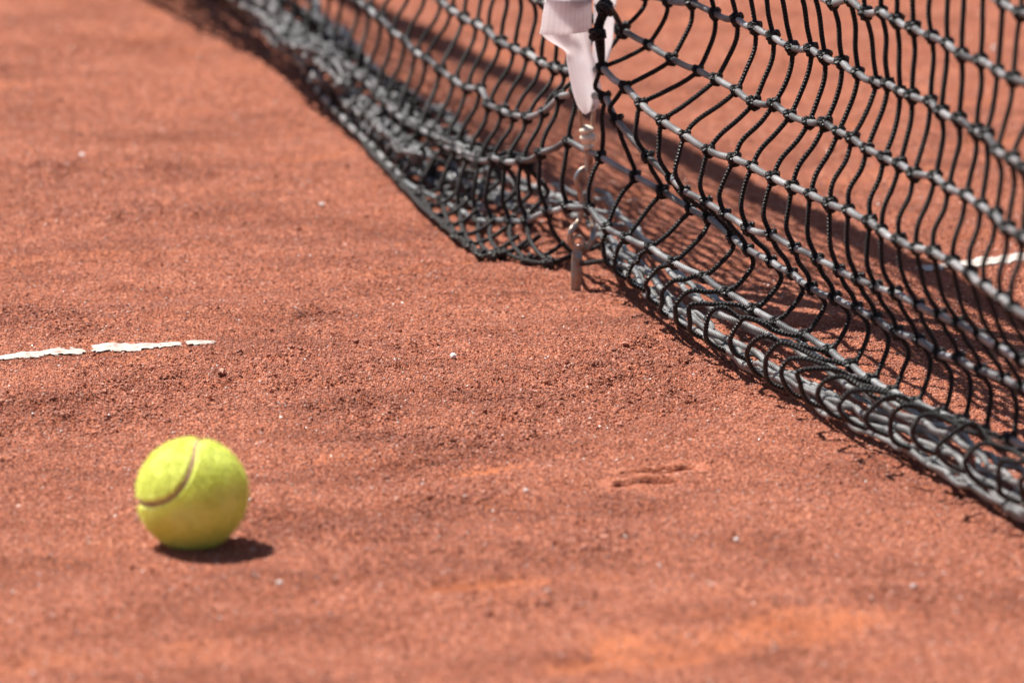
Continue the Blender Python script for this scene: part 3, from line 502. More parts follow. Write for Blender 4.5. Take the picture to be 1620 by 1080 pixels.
# sagging mesh: for each row (bottom to top) and column, sideways offset and height in mm
TABLE = [[[128.3,25.0],[125.5,25.0],[122.6,25.0],[119.8,25.0],[116.9,25.0],[114.1,25.0],[111.2,25.0],[108.3,25.0],[105.5,25.0],[102.6,25.0],[99.8,25.0],[96.6,25.0],[93.3,25.0],[91.5,23.7],[90.0,22.3],[86.1,21.2],[80.8,20.2],[73.8,19.3],[67.3,18.3],[61.0,17.2],[54.3,16.1],[48.4,15.0],[43.1,13.9],[38.0,12.9],[33.2,12.0],[28.7,11.1],[23.7,10.4],[17.7,10.0],[11.6,10.0],[5.7,10.0],[0.0,10.0],[2.2,8.0],[4.9,8.0],[4.5,8.0],[5.8,8.3],[3.1,14.8],[4.2,21.0],[3.1,29.3],[4.8,42.7],[6.2,55.0],[8.3,59.3],[6.1,53.0],[6.4,53.6],[9.4,53.7],[11.2,49.4],[18.8,48.1],[20.9,44.2],[24.2,41.3],[25.3,39.1],[28.8,38.2],[30.7,34.6],[29.5,34.4],[27.7,34.3],[25.6,34.4],[24.9,34.6],[24.0,36.6],[22.3,39.6],[20.8,43.0],[19.0,46.2],[19.0,46.2],[19.0,46.2],[19.0,46.2],[19.0,46.2],[19.0,46.2],[19.0,46.2],[19.0,46.2],[19.0,46.2],[19.0,46.2],[19.0,46.2],[19.0,46.2],[19.0,46.2],[19.0,46.2],[19.0,46.2]],[[64.0,59.7],[64.0,59.7],[64.0,59.7],[64.0,59.7],[64.0,59.7],[64.0,59.7],[64.0,59.7],[64.0,59.7],[64.0,59.7],[64.0,59.7],[64.0,59.7],[64.0,59.7],[64.0,59.7],[64.0,59.7],[64.0,59.7],[64.0,59.7],[63.1,59.2],[61.9,57.7],[60.6,55.1],[60.9,51.0],[60.4,49.2],[58.7,49.7],[56.2,49.3],[52.6,46.4],[48.2,45.8],[43.2,43.2],[38.1,42.8],[33.4,40.4],[29.2,41.2],[25.8,43.1],[22.8,45.0],[19.2,45.0],[15.4,47.6],[11.4,49.8],[7.3,53.1],[4.1,60.7],[-0.8,68.4],[-1.8,73.5],[-1.2,87.0],[7.1,101.9],[17.0,96.1],[29.1,89.5],[33.6,86.4],[38.4,80.7],[38.5,80.4],[38.9,75.2],[35.2,74.5],[36.5,73.3],[35.6,72.3],[33.1,70.6],[33.5,72.0],[33.6,72.7],[30.4,73.6],[28.2,72.6],[25.7,75.9],[22.6,76.4],[19.2,80.4],[17.2,82.7],[14.1,85.7],[9.9,88.0],[9.9,88.0],[9.9,88.0],[9.9,88.0],[9.9,88.0],[9.9,88.0],[9.9,88.0],[9.9,88.0],[9.9,88.0],[9.9,88.0],[9.9,88.0],[9.9,88.0],[9.9,88.0],[9.9,88.0]],[[65.8,101.2],[65.8,101.2],[65.8,101.2],[65.8,101.2],[65.8,101.2],[65.8,101.2],[65.8,101.2],[65.8,101.2],[65.8,101.2],[65.8,101.2],[65.8,101.2],[65.8,101.2],[65.8,101.2],[65.8,101.2],[65.8,101.2],[65.8,101.2],[65.8,101.2],[65.8,101.2],[65.8,101.2],[65.8,101.2],[65.8,101.2],[65.8,101.2],[65.8,101.2],[63.7,101.0],[60.3,98.9],[56.3,94.4],[52.7,93.5],[49.5,91.8],[45.1,91.7],[41.6,88.7],[40.6,87.6],[37.8,88.8],[34.4,94.0],[26.7,88.7],[24.6,91.5],[20.2,93.6],[17.2,98.5],[15.9,111.0],[13.0,128.2],[12.4,138.5],[18.8,141.5],[13.1,131.5],[21.5,111.8],[23.5,102.5],[19.9,102.2],[19.0,101.1],[19.2,99.1],[19.6,97.2],[20.2,100.3],[22.3,98.2],[21.0,99.1],[19.9,97.9],[16.7,101.2],[13.2,104.2],[9.5,107.7],[7.0,108.0],[4.1,110.4],[1.4,112.6],[-2.0,113.6],[-6.1,114.9],[-9.6,115.5],[-9.6,115.5],[-9.6,115.5],[-9.6,115.5],[-9.6,115.5],[-9.6,115.5],[-9.6,115.5],[-9.6,115.5],[-9.6,115.5],[-9.6,115.5],[-9.6,115.5],[-9.6,115.5],[-9.6,115.5]],[[71.4,130.5],[71.4,130.5],[71.4,130.5],[71.4,130.5],[71.4,130.5],[71.4,130.5],[71.4,130.5],[71.4,130.5],[71.4,130.5],[71.4,130.5],[71.4,130.5],[71.4,130.5],[71.4,130.5],[71.4,130.5],[71.4,130.5],[71.4,130.5],[71.4,130.5],[71.4,130.5],[71.4,130.5],[71.4,130.5],[71.4,130.5],[71.4,130.5],[71.4,130.5],[71.4,130.5],[71.4,130.5],[71.4,130.5],[71.4,130.5],[71.4,130.5],[66.3,129.2],[62.1,129.9],[58.9,131.2],[54.4,133.1],[50.3,130.6],[47.7,132.1],[44.3,133.2],[41.3,134.4],[37.6,136.2],[31.8,140.5],[25.3,146.4],[18.7,153.6],[17.8,161.5],[20.7,154.1],[17.6,150.0],[18.1,144.1],[18.8,141.0],[22.0,137.5],[24.5,138.2],[21.6,139.8],[22.2,139.9],[19.2,140.4],[16.1,141.9],[13.2,143.0],[9.5,145.9],[6.6,147.7],[-1.0,149.0],[-5.3,151.0],[-11.6,154.5],[-16.3,159.6],[-20.5,161.2],[-25.7,161.7],[-33.6,162.2],[-41.7,163.9],[-50.9,164.8],[-50.9,164.8],[-50.9,164.8],[-50.9,164.8],[-50.9,164.8],[-50.9,164.8],[-50.9,164.8],[-50.9,164.8],[-50.9,164.8],[-50.9,164.8],[-50.9,164.8]],[[75.4,175.5],[75.4,175.5],[75.4,175.5],[75.4,175.5],[75.4,175.5],[75.4,175.5],[75.4,175.5],[75.4,175.5],[75.4,175.5],[75.4,175.5],[75.4,175.5],[75.4,175.5],[75.4,175.5],[75.4,175.5],[75.4,175.5],[75.4,175.5],[75.4,175.5],[75.4,175.5],[75.4,175.5],[75.4,175.5],[75.4,175.5],[75.4,175.5],[75.4,175.5],[75.4,175.5],[75.4,175.5],[75.4,175.5],[75.4,175.5],[75.4,175.5],[70.3,174.2],[66.1,174.9],[62.9,176.2],[58.4,178.1],[54.3,175.6],[51.7,177.1],[50.3,175.6],[44.8,179.0],[39.5,181.9],[37.6,183.8],[42.9,184.9],[47.9,183.8],[53.2,178.6],[55.8,173.9],[58.9,172.2],[59.5,170.6],[59.4,170.4],[55.2,170.4],[53.2,174.7],[50.0,174.2],[46.8,177.6],[42.4,182.1],[36.1,183.8],[28.7,185.7],[23.0,186.9],[16.7,188.3],[11.9,191.7],[4.7,194.1],[-0.0,199.0],[-6.3,199.8],[-13.2,203.3],[-20.8,203.8],[-27.9,205.6],[-37.5,207.4],[-45.1,208.4],[-45.1,208.4],[-45.1,208.4],[-45.1,208.4],[-45.1,208.4],[-45.1,208.4],[-45.1,208.4],[-45.1,208.4],[-45.1,208.4],[-45.1,208.4],[-45.1,208.4]],[[63.3,221.5],[63.3,221.5],[63.3,221.5],[63.3,221.5],[63.3,221.5],[63.3,221.5],[63.3,221.5],[63.3,221.5],[63.3,221.5],[63.3,221.5],[63.3,221.5],[63.3,221.5],[63.3,221.5],[63.3,221.5],[63.3,221.5],[63.3,221.5],[63.3,221.5],[63.3,221.5],[63.3,221.5],[63.3,221.5],[63.3,221.5],[63.3,221.5],[63.3,221.5],[63.3,221.5],[63.3,221.5],[63.3,221.5],[63.3,221.5],[63.3,221.5],[59.0,220.2],[55.5,220.9],[52.8,222.1],[49.1,223.9],[45.6,221.6],[43.4,223.0],[42.3,221.5],[37.6,224.7],[33.2,227.5],[31.6,229.2],[36.1,230.3],[65.0,207.7],[68.1,208.9],[70.1,214.0],[71.8,211.7],[73.0,213.5],[72.4,214.1],[70.0,214.8],[65.9,213.6],[64.5,218.7],[58.5,220.3],[53.7,222.9],[48.8,223.1],[44.7,224.4],[35.4,228.2],[28.1,231.9],[20.1,235.3],[13.9,239.8],[6.3,240.5],[0.3,242.2],[-5.9,242.4],[-17.1,246.6],[-26.9,244.3],[-35.4,248.8],[-45.6,250.9],[-45.6,250.9],[-45.6,250.9],[-45.6,250.9],[-45.6,250.9],[-45.6,250.9],[-45.6,250.9],[-45.6,250.9],[-45.6,250.9],[-45.6,250.9],[-45.6,250.9]],[[53.2,267.4],[53.2,267.4],[53.2,267.4],[53.2,267.4],[53.2,267.4],[53.2,267.4],[53.2,267.4],[53.2,267.4],[53.2,267.4],[53.2,267.4],[53.2,267.4],[53.2,267.4],[53.2,267.4],[53.2,267.4],[53.2,267.4],[53.2,267.4],[53.2,267.4],[53.2,267.4],[53.2,267.4],[53.2,267.4],[53.2,267.4],[53.2,267.4],[53.2,267.4],[53.2,267.4],[53.2,267.4],[53.2,267.4],[53.2,267.4],[53.2,267.4],[49.6,266.3],[46.6,266.9],[44.4,268.0],[41.2,269.7],[38.3,267.5],[36.4,268.8],[35.5,267.5],[31.6,270.4],[27.9,273.0],[26.6,274.6],[30.3,275.6],[54.6,254.6],[57.2,255.8],[58.9,260.5],[60.3,258.4],[61.3,260.1],[60.8,260.6],[58.8,261.2],[55.4,260.1],[54.2,264.8],[49.1,266.3],[46.0,263.5],[41.8,272.0],[35.9,271.0],[32.0,277.4],[26.5,277.3],[20.7,281.2],[14.7,281.3],[8.5,283.5],[0.8,283.2],[-3.1,287.4],[-9.9,286.7],[-17.0,289.7],[-17.0,289.7],[-17.0,289.7],[-17.0,289.7],[-17.0,289.7],[-17.0,289.7],[-17.0,289.7],[-17.0,289.7],[-17.0,289.7],[-17.0,289.7],[-17.0,289.7],[-17.0,289.7],[-17.0,289.7]],[[44.7,313.4],[44.7,313.4],[44.7,313.4],[44.7,313.4],[44.7,313.4],[44.7,313.4],[44.7,313.4],[44.7,313.4],[44.7,313.4],[44.7,313.4],[44.7,313.4],[44.7,313.4],[44.7,313.4],[44.7,313.4],[44.7,313.4],[44.7,313.4],[44.7,313.4],[44.7,313.4],[44.7,313.4],[44.7,313.4],[44.7,313.4],[44.7,313.4],[44.7,313.4],[44.7,313.4],[44.7,313.4],[44.7,313.4],[44.7,313.4],[44.7,313.4],[41.7,312.3],[39.2,312.9],[37.3,314.0],[34.6,315.5],[32.2,313.5],[30.6,314.7],[29.8,313.5],[26.5,316.2],[23.4,318.5],[22.3,320.0],[25.4,321.0],[45.8,301.6],[48.1,302.6],[49.5,307.0],[50.7,305.0],[51.5,306.6],[51.1,307.0],[49.4,307.7],[46.5,306.6],[45.5,311.0],[41.3,312.4],[38.7,309.8],[35.1,317.6],[30.2,316.7],[26.9,322.6],[22.2,322.5],[17.4,326.1],[12.4,326.2],[7.2,328.2],[0.7,328.0],[-2.6,331.8],[-8.1,329.3],[-13.8,328.4],[-14.3,333.9],[-14.3,333.9],[-14.3,333.9],[-14.3,333.9],[-14.3,333.9],[-14.3,333.9],[-14.3,333.9],[-14.3,333.9],[-14.3,333.9],[-14.3,333.9],[-14.3,333.9],[-14.3,333.9]],[[37.5,359.4],[37.5,359.4],[37.5,359.4],[37.5,359.4],[37.5,359.4],[37.5,359.4],[37.5,359.4],[37.5,359.4],[37.5,359.4],[37.5,359.4],[37.5,359.4],[37.5,359.4],[37.5,359.4],[37.5,359.4],[37.5,359.4],[37.5,359.4],[37.5,359.4],[37.5,359.4],[37.5,359.4],[37.5,359.4],[37.5,359.4],[37.5,359.4],[37.5,359.4],[37.5,359.4],[37.5,359.4],[37.5,359.4],[37.5,359.4],[37.5,359.4],[35.0,358.4],[32.9,358.9],[31.3,359.9],[29.1,361.3],[27.1,359.5],[25.7,360.6],[25.1,359.4],[22.3,361.9],[19.7,364.1],[18.7,365.5],[21.4,366.3],[38.5,348.5],[40.4,349.5],[41.5,353.5],[42.6,351.7],[43.3,353.1],[42.9,353.5],[41.5,354.1],[39.1,353.2],[38.2,357.2],[34.7,358.4],[32.5,356.1],[29.5,363.2],[25.4,362.4],[22.6,367.8],[18.7,367.7],[14.6,371.0],[10.4,371.1],[6.0,372.9],[0.6,372.7],[-2.2,376.2],[-6.8,374.0],[-11.6,373.2],[-12.0,378.2],[-12.0,378.2],[-12.0,378.2],[-12.0,378.2],[-12.0,378.2],[-12.0,378.2],[-12.0,378.2],[-12.0,378.2],[-12.0,378.2],[-12.0,378.2],[-12.0,378.2],[-12.0,378.2]],[[31.5,405.3],[31.5,405.3],[31.5,405.3],[31.5,405.3],[31.5,405.3],[31.5,405.3],[31.5,405.3],[31.5,405.3],[31.5,405.3],[31.5,405.3],[31.5,405.3],[31.5,405.3],[31.5,405.3],[31.5,405.3],[31.5,405.3],[31.5,405.3],[31.5,405.3],[31.5,405.3],[31.5,405.3],[31.5,405.3],[31.5,405.3],[31.5,405.3],[31.5,405.3],[31.5,405.3],[31.5,405.3],[31.5,405.3],[31.5,405.3],[31.5,405.3],[29.4,404.4],[27.6,404.9],[26.3,405.8],[24.4,407.1],[22.7,405.4],[21.6,406.4],[21.1,405.4],[18.7,407.6],[16.5,409.6],[15.7,410.9],[17.9,411.6],[32.3,395.5],[33.9,396.3],[34.9,400.0],[35.8,398.4],[36.3,399.7],[36.0,400.0],[34.8,400.6],[32.8,399.7],[32.1,403.3],[29.1,404.5],[27.3,402.3],[24.8,408.8],[21.3,408.1],[19.0,413.0],[15.7,412.9],[12.2,415.9],[8.7,416.0],[5.0,417.7],[0.5,417.5],[-1.9,420.7],[-5.7,418.6],[-9.7,417.9],[-10.1,422.4],[-10.1,422.4],[-10.1,422.4],[-10.1,422.4],[-10.1,422.4],[-10.1,422.4],[-10.1,422.4],[-10.1,422.4],[-10.1,422.4],[-10.1,422.4],[-10.1,422.4],[-10.1,422.4]],[[26.5,451.3],[26.5,451.3],[26.5,451.3],[26.5,451.3],[26.5,451.3],[26.5,451.3],[26.5,451.3],[26.5,451.3],[26.5,451.3],[26.5,451.3],[26.5,451.3],[26.5,451.3],[26.5,451.3],[26.5,451.3],[26.5,451.3],[26.5,451.3],[26.5,451.3],[26.5,451.3],[26.5,451.3],[26.5,451.3],[26.5,451.3],[26.5,451.3],[26.5,451.3],[26.5,451.3],[26.5,451.3],[26.5,451.3],[26.5,451.3],[26.5,451.3],[24.7,450.5],[23.2,450.9],[22.1,451.7],[20.5,452.9],[19.1,451.4],[18.1,452.3],[17.7,451.3],[15.7,453.4],[13.9,455.2],[13.2,456.3],[15.1,457.0],[27.2,442.4],[28.5,443.2],[29.3,446.5],[30.0,445.0],[30.5,446.2],[30.3,446.5],[29.3,447.0],[27.6,446.2],[27.0,449.5],[24.5,450.5],[22.9,448.6],[20.8,454.4],[17.9,453.8],[15.9,458.2],[13.2,458.1],[10.3,460.8],[7.3,460.9],[4.2,462.4],[0.4,462.2],[-1.6,465.1],[-4.8,463.2],[-8.2,462.6],[-8.5,466.7],[-8.5,466.7],[-8.5,466.7],[-8.5,466.7],[-8.5,466.7],[-8.5,466.7],[-8.5,466.7],[-8.5,466.7],[-8.5,466.7],[-8.5,466.7],[-8.5,466.7],[-8.5,466.7]],[[22.2,497.3],[22.2,497.3],[22.2,497.3],[22.2,497.3],[22.2,497.3],[22.2,497.3],[22.2,497.3],[22.2,497.3],[22.2,497.3],[22.2,497.3],[22.2,497.3],[22.2,497.3],[22.2,497.3],[22.2,497.3],[22.2,497.3],[22.2,497.3],[22.2,497.3],[22.2,497.3],[22.2,497.3],[22.2,497.3],[22.2,497.3],[22.2,497.3],[22.2,497.3],[22.2,497.3],[22.2,497.3],[22.2,497.3],[22.2,497.3],[22.2,497.3],[20.7,496.6],[19.5,496.9],[18.5,497.6],[17.2,498.7],[16.0,497.3],[15.2,498.1],[14.9,497.3],[13.2,499.1],[11.7,500.7],[11.1,501.7],[12.7,502.3],[22.8,489.4],[23.9,490.1],[24.6,493.0],[25.2,491.7],[25.6,492.7],[25.4,493.0],[24.6,493.4],[23.2,492.7],[22.7,495.7],[20.6,496.6],[19.3,494.9],[17.5,500.1],[15.0,499.4],[13.4,503.4],[11.1,503.3],[8.6,505.7],[6.2,505.8],[3.6,507.1],[0.3,507.0],[-1.3,509.5],[-4.0,507.9],[-6.9,507.3],[-7.1,510.9],[-7.1,510.9],[-7.1,510.9],[-7.1,510.9],[-7.1,510.9],[-7.1,510.9],[-7.1,510.9],[-7.1,510.9],[-7.1,510.9],[-7.1,510.9],[-7.1,510.9],[-7.1,510.9]],[[18.7,543.2],[18.7,543.2],[18.7,543.2],[18.7,543.2],[18.7,543.2],[18.7,543.2],[18.7,543.2],[18.7,543.2],[18.7,543.2],[18.7,543.2],[18.7,543.2],[18.7,543.2],[18.7,543.2],[18.7,543.2],[18.7,543.2],[18.7,543.2],[18.7,543.2],[18.7,543.2],[18.7,543.2],[18.7,543.2],[18.7,543.2],[18.7,543.2],[18.7,543.2],[18.7,543.2],[18.7,543.2],[18.7,543.2],[18.7,543.2],[18.7,543.2],[17.4,542.6],[16.4,543.0],[15.6,543.6],[14.5,544.4],[13.5,543.3],[12.8,544.0],[12.5,543.3],[11.1,544.9],[9.8,546.2],[9.3,547.1],[10.6,547.6],[19.2,536.3],[20.1,536.9],[20.7,539.5],[21.2,538.3],[21.5,539.3],[21.4,539.5],[20.7,539.9],[19.4,539.3],[19.0,541.8],[17.3,542.6],[16.2,541.1],[14.7,545.7],[12.6,545.1],[11.2,548.6],[9.3,548.5],[7.3,550.6],[5.2,550.7],[3.0,551.9],[0.3,551.7],[-1.1,554.0],[-3.4,552.5],[-5.8,552.0],[-6.0,555.2],[-6.0,555.2],[-6.0,555.2],[-6.0,555.2],[-6.0,555.2],[-6.0,555.2],[-6.0,555.2],[-6.0,555.2],[-6.0,555.2],[-6.0,555.2],[-6.0,555.2],[-6.0,555.2]],[[15.7,589.2],[15.7,589.2],[15.7,589.2],[15.7,589.2],[15.7,589.2],[15.7,589.2],[15.7,589.2],[15.7,589.2],[15.7,589.2],[15.7,589.2],[15.7,589.2],[15.7,589.2],[15.7,589.2],[15.7,589.2],[15.7,589.2],[15.7,589.2],[15.7,589.2],[15.7,589.2],[15.7,589.2],[15.7,589.2],[15.7,589.2],[15.7,589.2],[15.7,589.2],[15.7,589.2],[15.7,589.2],[15.7,589.2],[15.7,589.2],[15.7,589.2],[14.6,588.7],[13.8,589.0],[13.1,589.5],[12.2,590.2],[11.3,589.3],[10.8,589.8],[10.5,589.2],[9.3,590.6],[8.2,591.8],[7.8,592.5],[8.9,593.0],[16.1,583.3],[16.9,583.8],[17.4,586.0],[17.8,585.0],[18.1,585.8],[17.9,586.0],[17.3,586.3],[16.3,585.8],[16.0,588.0],[14.5,588.7],[13.6,587.4],[12.3,591.3],[10.6,590.8],[9.4,593.8],[7.8,593.7],[6.1,595.6],[4.3,595.6],[2.5,596.6],[0.2,596.5],[-0.9,598.4],[-2.9,597.2],[-4.9,596.7],[-5.0,599.5],[-5.0,599.5],[-5.0,599.5],[-5.0,599.5],[-5.0,599.5],[-5.0,599.5],[-5.0,599.5],[-5.0,599.5],[-5.0,599.5],[-5.0,599.5],[-5.0,599.5],[-5.0,599.5]],[[13.2,635.2],[13.2,635.2],[13.2,635.2],[13.2,635.2],[13.2,635.2],[13.2,635.2],[13.2,635.2],[13.2,635.2],[13.2,635.2],[13.2,635.2],[13.2,635.2],[13.2,635.2],[13.2,635.2],[13.2,635.2],[13.2,635.2],[13.2,635.2],[13.2,635.2],[13.2,635.2],[13.2,635.2],[13.2,635.2],[13.2,635.2],[13.2,635.2],[13.2,635.2],[13.2,635.2],[13.2,635.2],[13.2,635.2],[13.2,635.2],[13.2,635.2],[12.3,634.7],[11.6,635.0],[11.0,635.4],[10.2,636.0],[9.5,635.2],[9.0,635.7],[8.8,635.2],[7.8,636.3],[6.9,637.3],[6.6,637.9],[7.5,638.3],[13.5,630.2],[14.2,630.7],[14.6,632.5],[15.0,631.7],[15.2,632.3],[15.1,632.5],[14.6,632.8],[13.7,632.3],[13.4,634.2],[12.2,634.7],[11.4,633.7],[10.4,636.9],[8.9,636.5],[7.9,639.0],[6.6,638.9],[5.1,640.5],[3.6,640.5],[2.1,641.3],[0.2,641.2],[-0.8,642.8],[-2.4,641.8],[-4.1,641.4],[-4.2,643.7],[-4.2,643.7],[-4.2,643.7],[-4.2,643.7],[-4.2,643.7],[-4.2,643.7],[-4.2,643.7],[-4.2,643.7],[-4.2,643.7],[-4.2,643.7],[-4.2,643.7],[-4.2,643.7]],[[11.1,681.1],[11.1,681.1],[11.1,681.1],[11.1,681.1],[11.1,681.1],[11.1,681.1],[11.1,681.1],[11.1,681.1],[11.1,681.1],[11.1,681.1],[11.1,681.1],[11.1,681.1],[11.1,681.1],[11.1,681.1],[11.1,681.1],[11.1,681.1],[11.1,681.1],[11.1,681.1],[11.1,681.1],[11.1,681.1],[11.1,681.1],[11.1,681.1],[11.1,681.1],[11.1,681.1],[11.1,681.1],[11.1,681.1],[11.1,681.1],[11.1,681.1],[10.3,680.8],[9.7,681.0],[9.2,681.3],[8.6,681.8],[8.0,681.2],[7.6,681.6],[7.4,681.2],[6.6,682.1],[5.8,682.8],[5.5,683.3],[6.3,683.7],[11.4,677.2],[11.9,677.5],[12.3,679.0],[12.6,678.3],[12.8,678.9],[12.7,679.0],[12.2,679.2],[11.5,678.9],[11.3,680.3],[10.2,680.8],[9.6,679.9],[8.7,682.5],[7.5,682.2],[6.7,684.2],[5.5,684.2],[4.3,685.4],[3.1,685.4],[1.8,686.1],[0.2,686.0],[-0.7,687.3],[-2.0,686.4],[-3.4,686.1],[-3.5,688.0],[-3.5,688.0],[-3.5,688.0],[-3.5,688.0],[-3.5,688.0],[-3.5,688.0],[-3.5,688.0],[-3.5,688.0],[-3.5,688.0],[-3.5,688.0],[-3.5,688.0],[-3.5,688.0]],[[9.3,727.1],[9.3,727.1],[9.3,727.1],[9.3,727.1],[9.3,727.1],[9.3,727.1],[9.3,727.1],[9.3,727.1],[9.3,727.1],[9.3,727.1],[9.3,727.1],[9.3,727.1],[9.3,727.1],[9.3,727.1],[9.3,727.1],[9.3,727.1],[9.3,727.1],[9.3,727.1],[9.3,727.1],[9.3,727.1],[9.3,727.1],[9.3,727.1],[9.3,727.1],[9.3,727.1],[9.3,727.1],[9.3,727.1],[9.3,727.1],[9.3,727.1],[8.7,726.8],[8.2,727.0],[7.8,727.2],[7.2,727.6],[6.7,727.1],[6.4,727.4],[6.2,727.1],[5.5,727.8],[4.9,728.4],[4.6,728.8],[5.3,729.0],[9.5,724.1],[10.0,724.4],[10.3,725.5],[10.6,725.0],[10.7,725.4],[10.6,725.5],[10.3,725.7],[9.7,725.4],[9.5,726.5],[8.6,726.8],[8.1,726.2],[7.3,728.1],[6.3,727.9],[5.6,729.4],[4.6,729.4],[3.6,730.3],[2.6,730.3],[1.5,730.8],[0.1,730.7],[-0.5,731.7],[-1.7,731.1],[-2.9,730.9],[-3.0,732.2],[-3.0,732.2],[-3.0,732.2],[-3.0,732.2],[-3.0,732.2],[-3.0,732.2],[-3.0,732.2],[-3.0,732.2],[-3.0,732.2],[-3.0,732.2],[-3.0,732.2],[-3.0,732.2]],[[7.8,773.1],[7.8,773.1],[7.8,773.1],[7.8,773.1],[7.8,773.1],[7.8,773.1],[7.8,773.1],[7.8,773.1],[7.8,773.1],[7.8,773.1],[7.8,773.1],[7.8,773.1],[7.8,773.1],[7.8,773.1],[7.8,773.1],[7.8,773.1],[7.8,773.1],[7.8,773.1],[7.8,773.1],[7.8,773.1],[7.8,773.1],[7.8,773.1],[7.8,773.1],[7.8,773.1],[7.8,773.1],[7.8,773.1],[7.8,773.1],[7.8,773.1],[7.3,772.9],[6.9,773.0],[6.5,773.2],[6.1,773.4],[5.6,773.1],[5.4,773.3],[5.2,773.1],[4.6,773.5],[4.1,773.9],[3.9,774.2],[4.4,774.3],[8.0,771.1],[8.4,771.3],[8.7,772.0],[8.9,771.7],[9.0,771.9],[8.9,772.0],[8.6,772.1],[8.1,771.9],[8.0,772.7],[7.2,772.9],[6.8,772.5],[6.1,773.8],[5.3,773.6],[4.7,774.6],[3.9,774.6],[3.0,775.2],[2.2,775.2],[1.3,775.5],[0.1,775.5],[-0.5,776.1],[-1.4,775.7],[-2.4,775.6],[-2.5,776.5],[-2.5,776.5],[-2.5,776.5],[-2.5,776.5],[-2.5,776.5],[-2.5,776.5],[-2.5,776.5],[-2.5,776.5],[-2.5,776.5],[-2.5,776.5],[-2.5,776.5],[-2.5,776.5]],[[6.6,819.0],[6.6,819.0],[6.6,819.0],[6.6,819.0],[6.6,819.0],[6.6,819.0],[6.6,819.0],[6.6,819.0],[6.6,819.0],[6.6,819.0],[6.6,819.0],[6.6,819.0],[6.6,819.0],[6.6,819.0],[6.6,819.0],[6.6,819.0],[6.6,819.0],[6.6,819.0],[6.6,819.0],[6.6,819.0],[6.6,819.0],[6.6,819.0],[6.6,819.0],[6.6,819.0],[6.6,819.0],[6.6,819.0],[6.6,819.0],[6.6,819.0],[6.1,818.9],[5.8,819.0],[5.5,819.1],[5.1,819.2],[4.7,819.0],[4.5,819.1],[4.4,819.0],[3.9,819.3],[3.4,819.5],[3.3,819.6],[3.7,819.7],[6.7,818.0],[7.1,818.1],[7.3,818.5],[7.4,818.3],[7.6,818.5],[7.5,818.5],[7.3,818.6],[6.8,818.5],[6.7,818.8],[6.1,818.9],[5.7,818.7],[5.2,819.4],[4.4,819.3],[3.9,819.8],[3.3,819.8],[2.5,820.1],[1.8,820.1],[1.1,820.3],[0.1,820.2],[-0.4,820.6],[-1.2,820.4],[-2.0,820.3],[-2.1,820.7],[-2.1,820.7],[-2.1,820.7],[-2.1,820.7],[-2.1,820.7],[-2.1,820.7],[-2.1,820.7],[-2.1,820.7],[-2.1,820.7],[-2.1,820.7],[-2.1,820.7],[-2.1,820.7]],[[5.5,865.0],[5.5,865.0],[5.5,865.0],[5.5,865.0],[5.5,865.0],[5.5,865.0],[5.5,865.0],[5.5,865.0],[5.5,865.0],[5.5,865.0],[5.5,865.0],[5.5,865.0],[5.5,865.0],[5.5,865.0],[5.5,865.0],[5.5,865.0],[5.5,865.0],[5.5,865.0],[5.5,865.0],[5.5,865.0],[5.5,865.0],[5.5,865.0],[5.5,865.0],[5.5,865.0],[5.5,865.0],[5.5,865.0],[5.5,865.0],[5.5,865.0],[5.1,865.0],[4.8,865.0],[4.6,865.0],[4.3,865.0],[4.0,865.0],[3.8,865.0],[3.7,865.0],[3.3,865.0],[2.9,865.0],[2.8,865.0],[3.1,865.0],[5.7,865.0],[5.9,865.0],[6.1,865.0],[6.3,865.0],[6.4,865.0],[6.3,865.0],[6.1,865.0],[5.7,865.0],[5.6,865.0],[5.1,865.0],[4.8,865.0],[4.3,865.0],[3.7,865.0],[3.3,865.0],[2.7,865.0],[2.1,865.0],[1.5,865.0],[0.9,865.0],[0.1,865.0],[-0.3,865.0],[-1.0,865.0],[-1.7,865.0],[-1.8,865.0],[-1.8,865.0],[-1.8,865.0],[-1.8,865.0],[-1.8,865.0],[-1.8,865.0],[-1.8,865.0],[-1.8,865.0],[-1.8,865.0],[-1.8,865.0],[-1.8,865.0],[-1.8,865.0]]]
SKIRT = [[-1655.0,134.3,19.0],[-1613.5,131.5,19.0],[-1572.0,128.6,19.0],[-1530.5,125.8,19.0],[-1489.0,122.9,19.0],[-1447.5,120.1,19.0],[-1406.0,117.2,19.0],[-1364.5,114.3,19.0],[-1323.0,111.5,19.0],[-1281.5,108.6,19.0],[-1240.0,105.8,19.0],[-1198.5,102.6,19.0],[-1157.0,99.3,19.0],[-1115.5,97.5,17.7],[-1074.0,96.0,16.3],[-1032.5,92.1,15.2],[-991.0,86.8,14.2],[-949.5,79.8,13.3],[-908.0,73.3,12.3],[-866.5,67.0,11.2],[-825.0,60.3,10.1],[-783.5,54.4,9.0],[-742.0,49.1,7.9],[-700.5,44.0,6.9],[-659.0,39.2,6.0],[-463.5,10.7,6.0],[-409.9,2.4,6.0],[-359.9,-4.9,6.0],[-313.7,-12.1,6.0],[-270.7,-18.4,6.0],[-233.4,-23.0,6.0],[-191.3,-28.2,6.0],[-157.2,-31.0,6.0],[-120.8,-33.6,6.0],[-110.4,-27.8,6.0],[-115.8,-18.5,6.0],[-87.0,-9.0,6.0],[-71.7,2.8,6.0],[-98.7,32.4,6.0]]
def knot_at(r, c):
    if r == 0:
        t, w, h = SKIRT[c-CMIN] if c <= -4 else SKIRT[-1]
        return P3(t/1000, w/1000, h/1000)
    w, h = TABLE[r-1][c-CMIN]
    return P3(colt(c), w/1000, h/1000)

net = empty('tennis_net', tuple(ORG))
tag(net, 'black knotted tennis net sagging onto the clay, its lower hem bunched', 'tennis net')
side = N_
upv = np.array([0, 0, 1.])

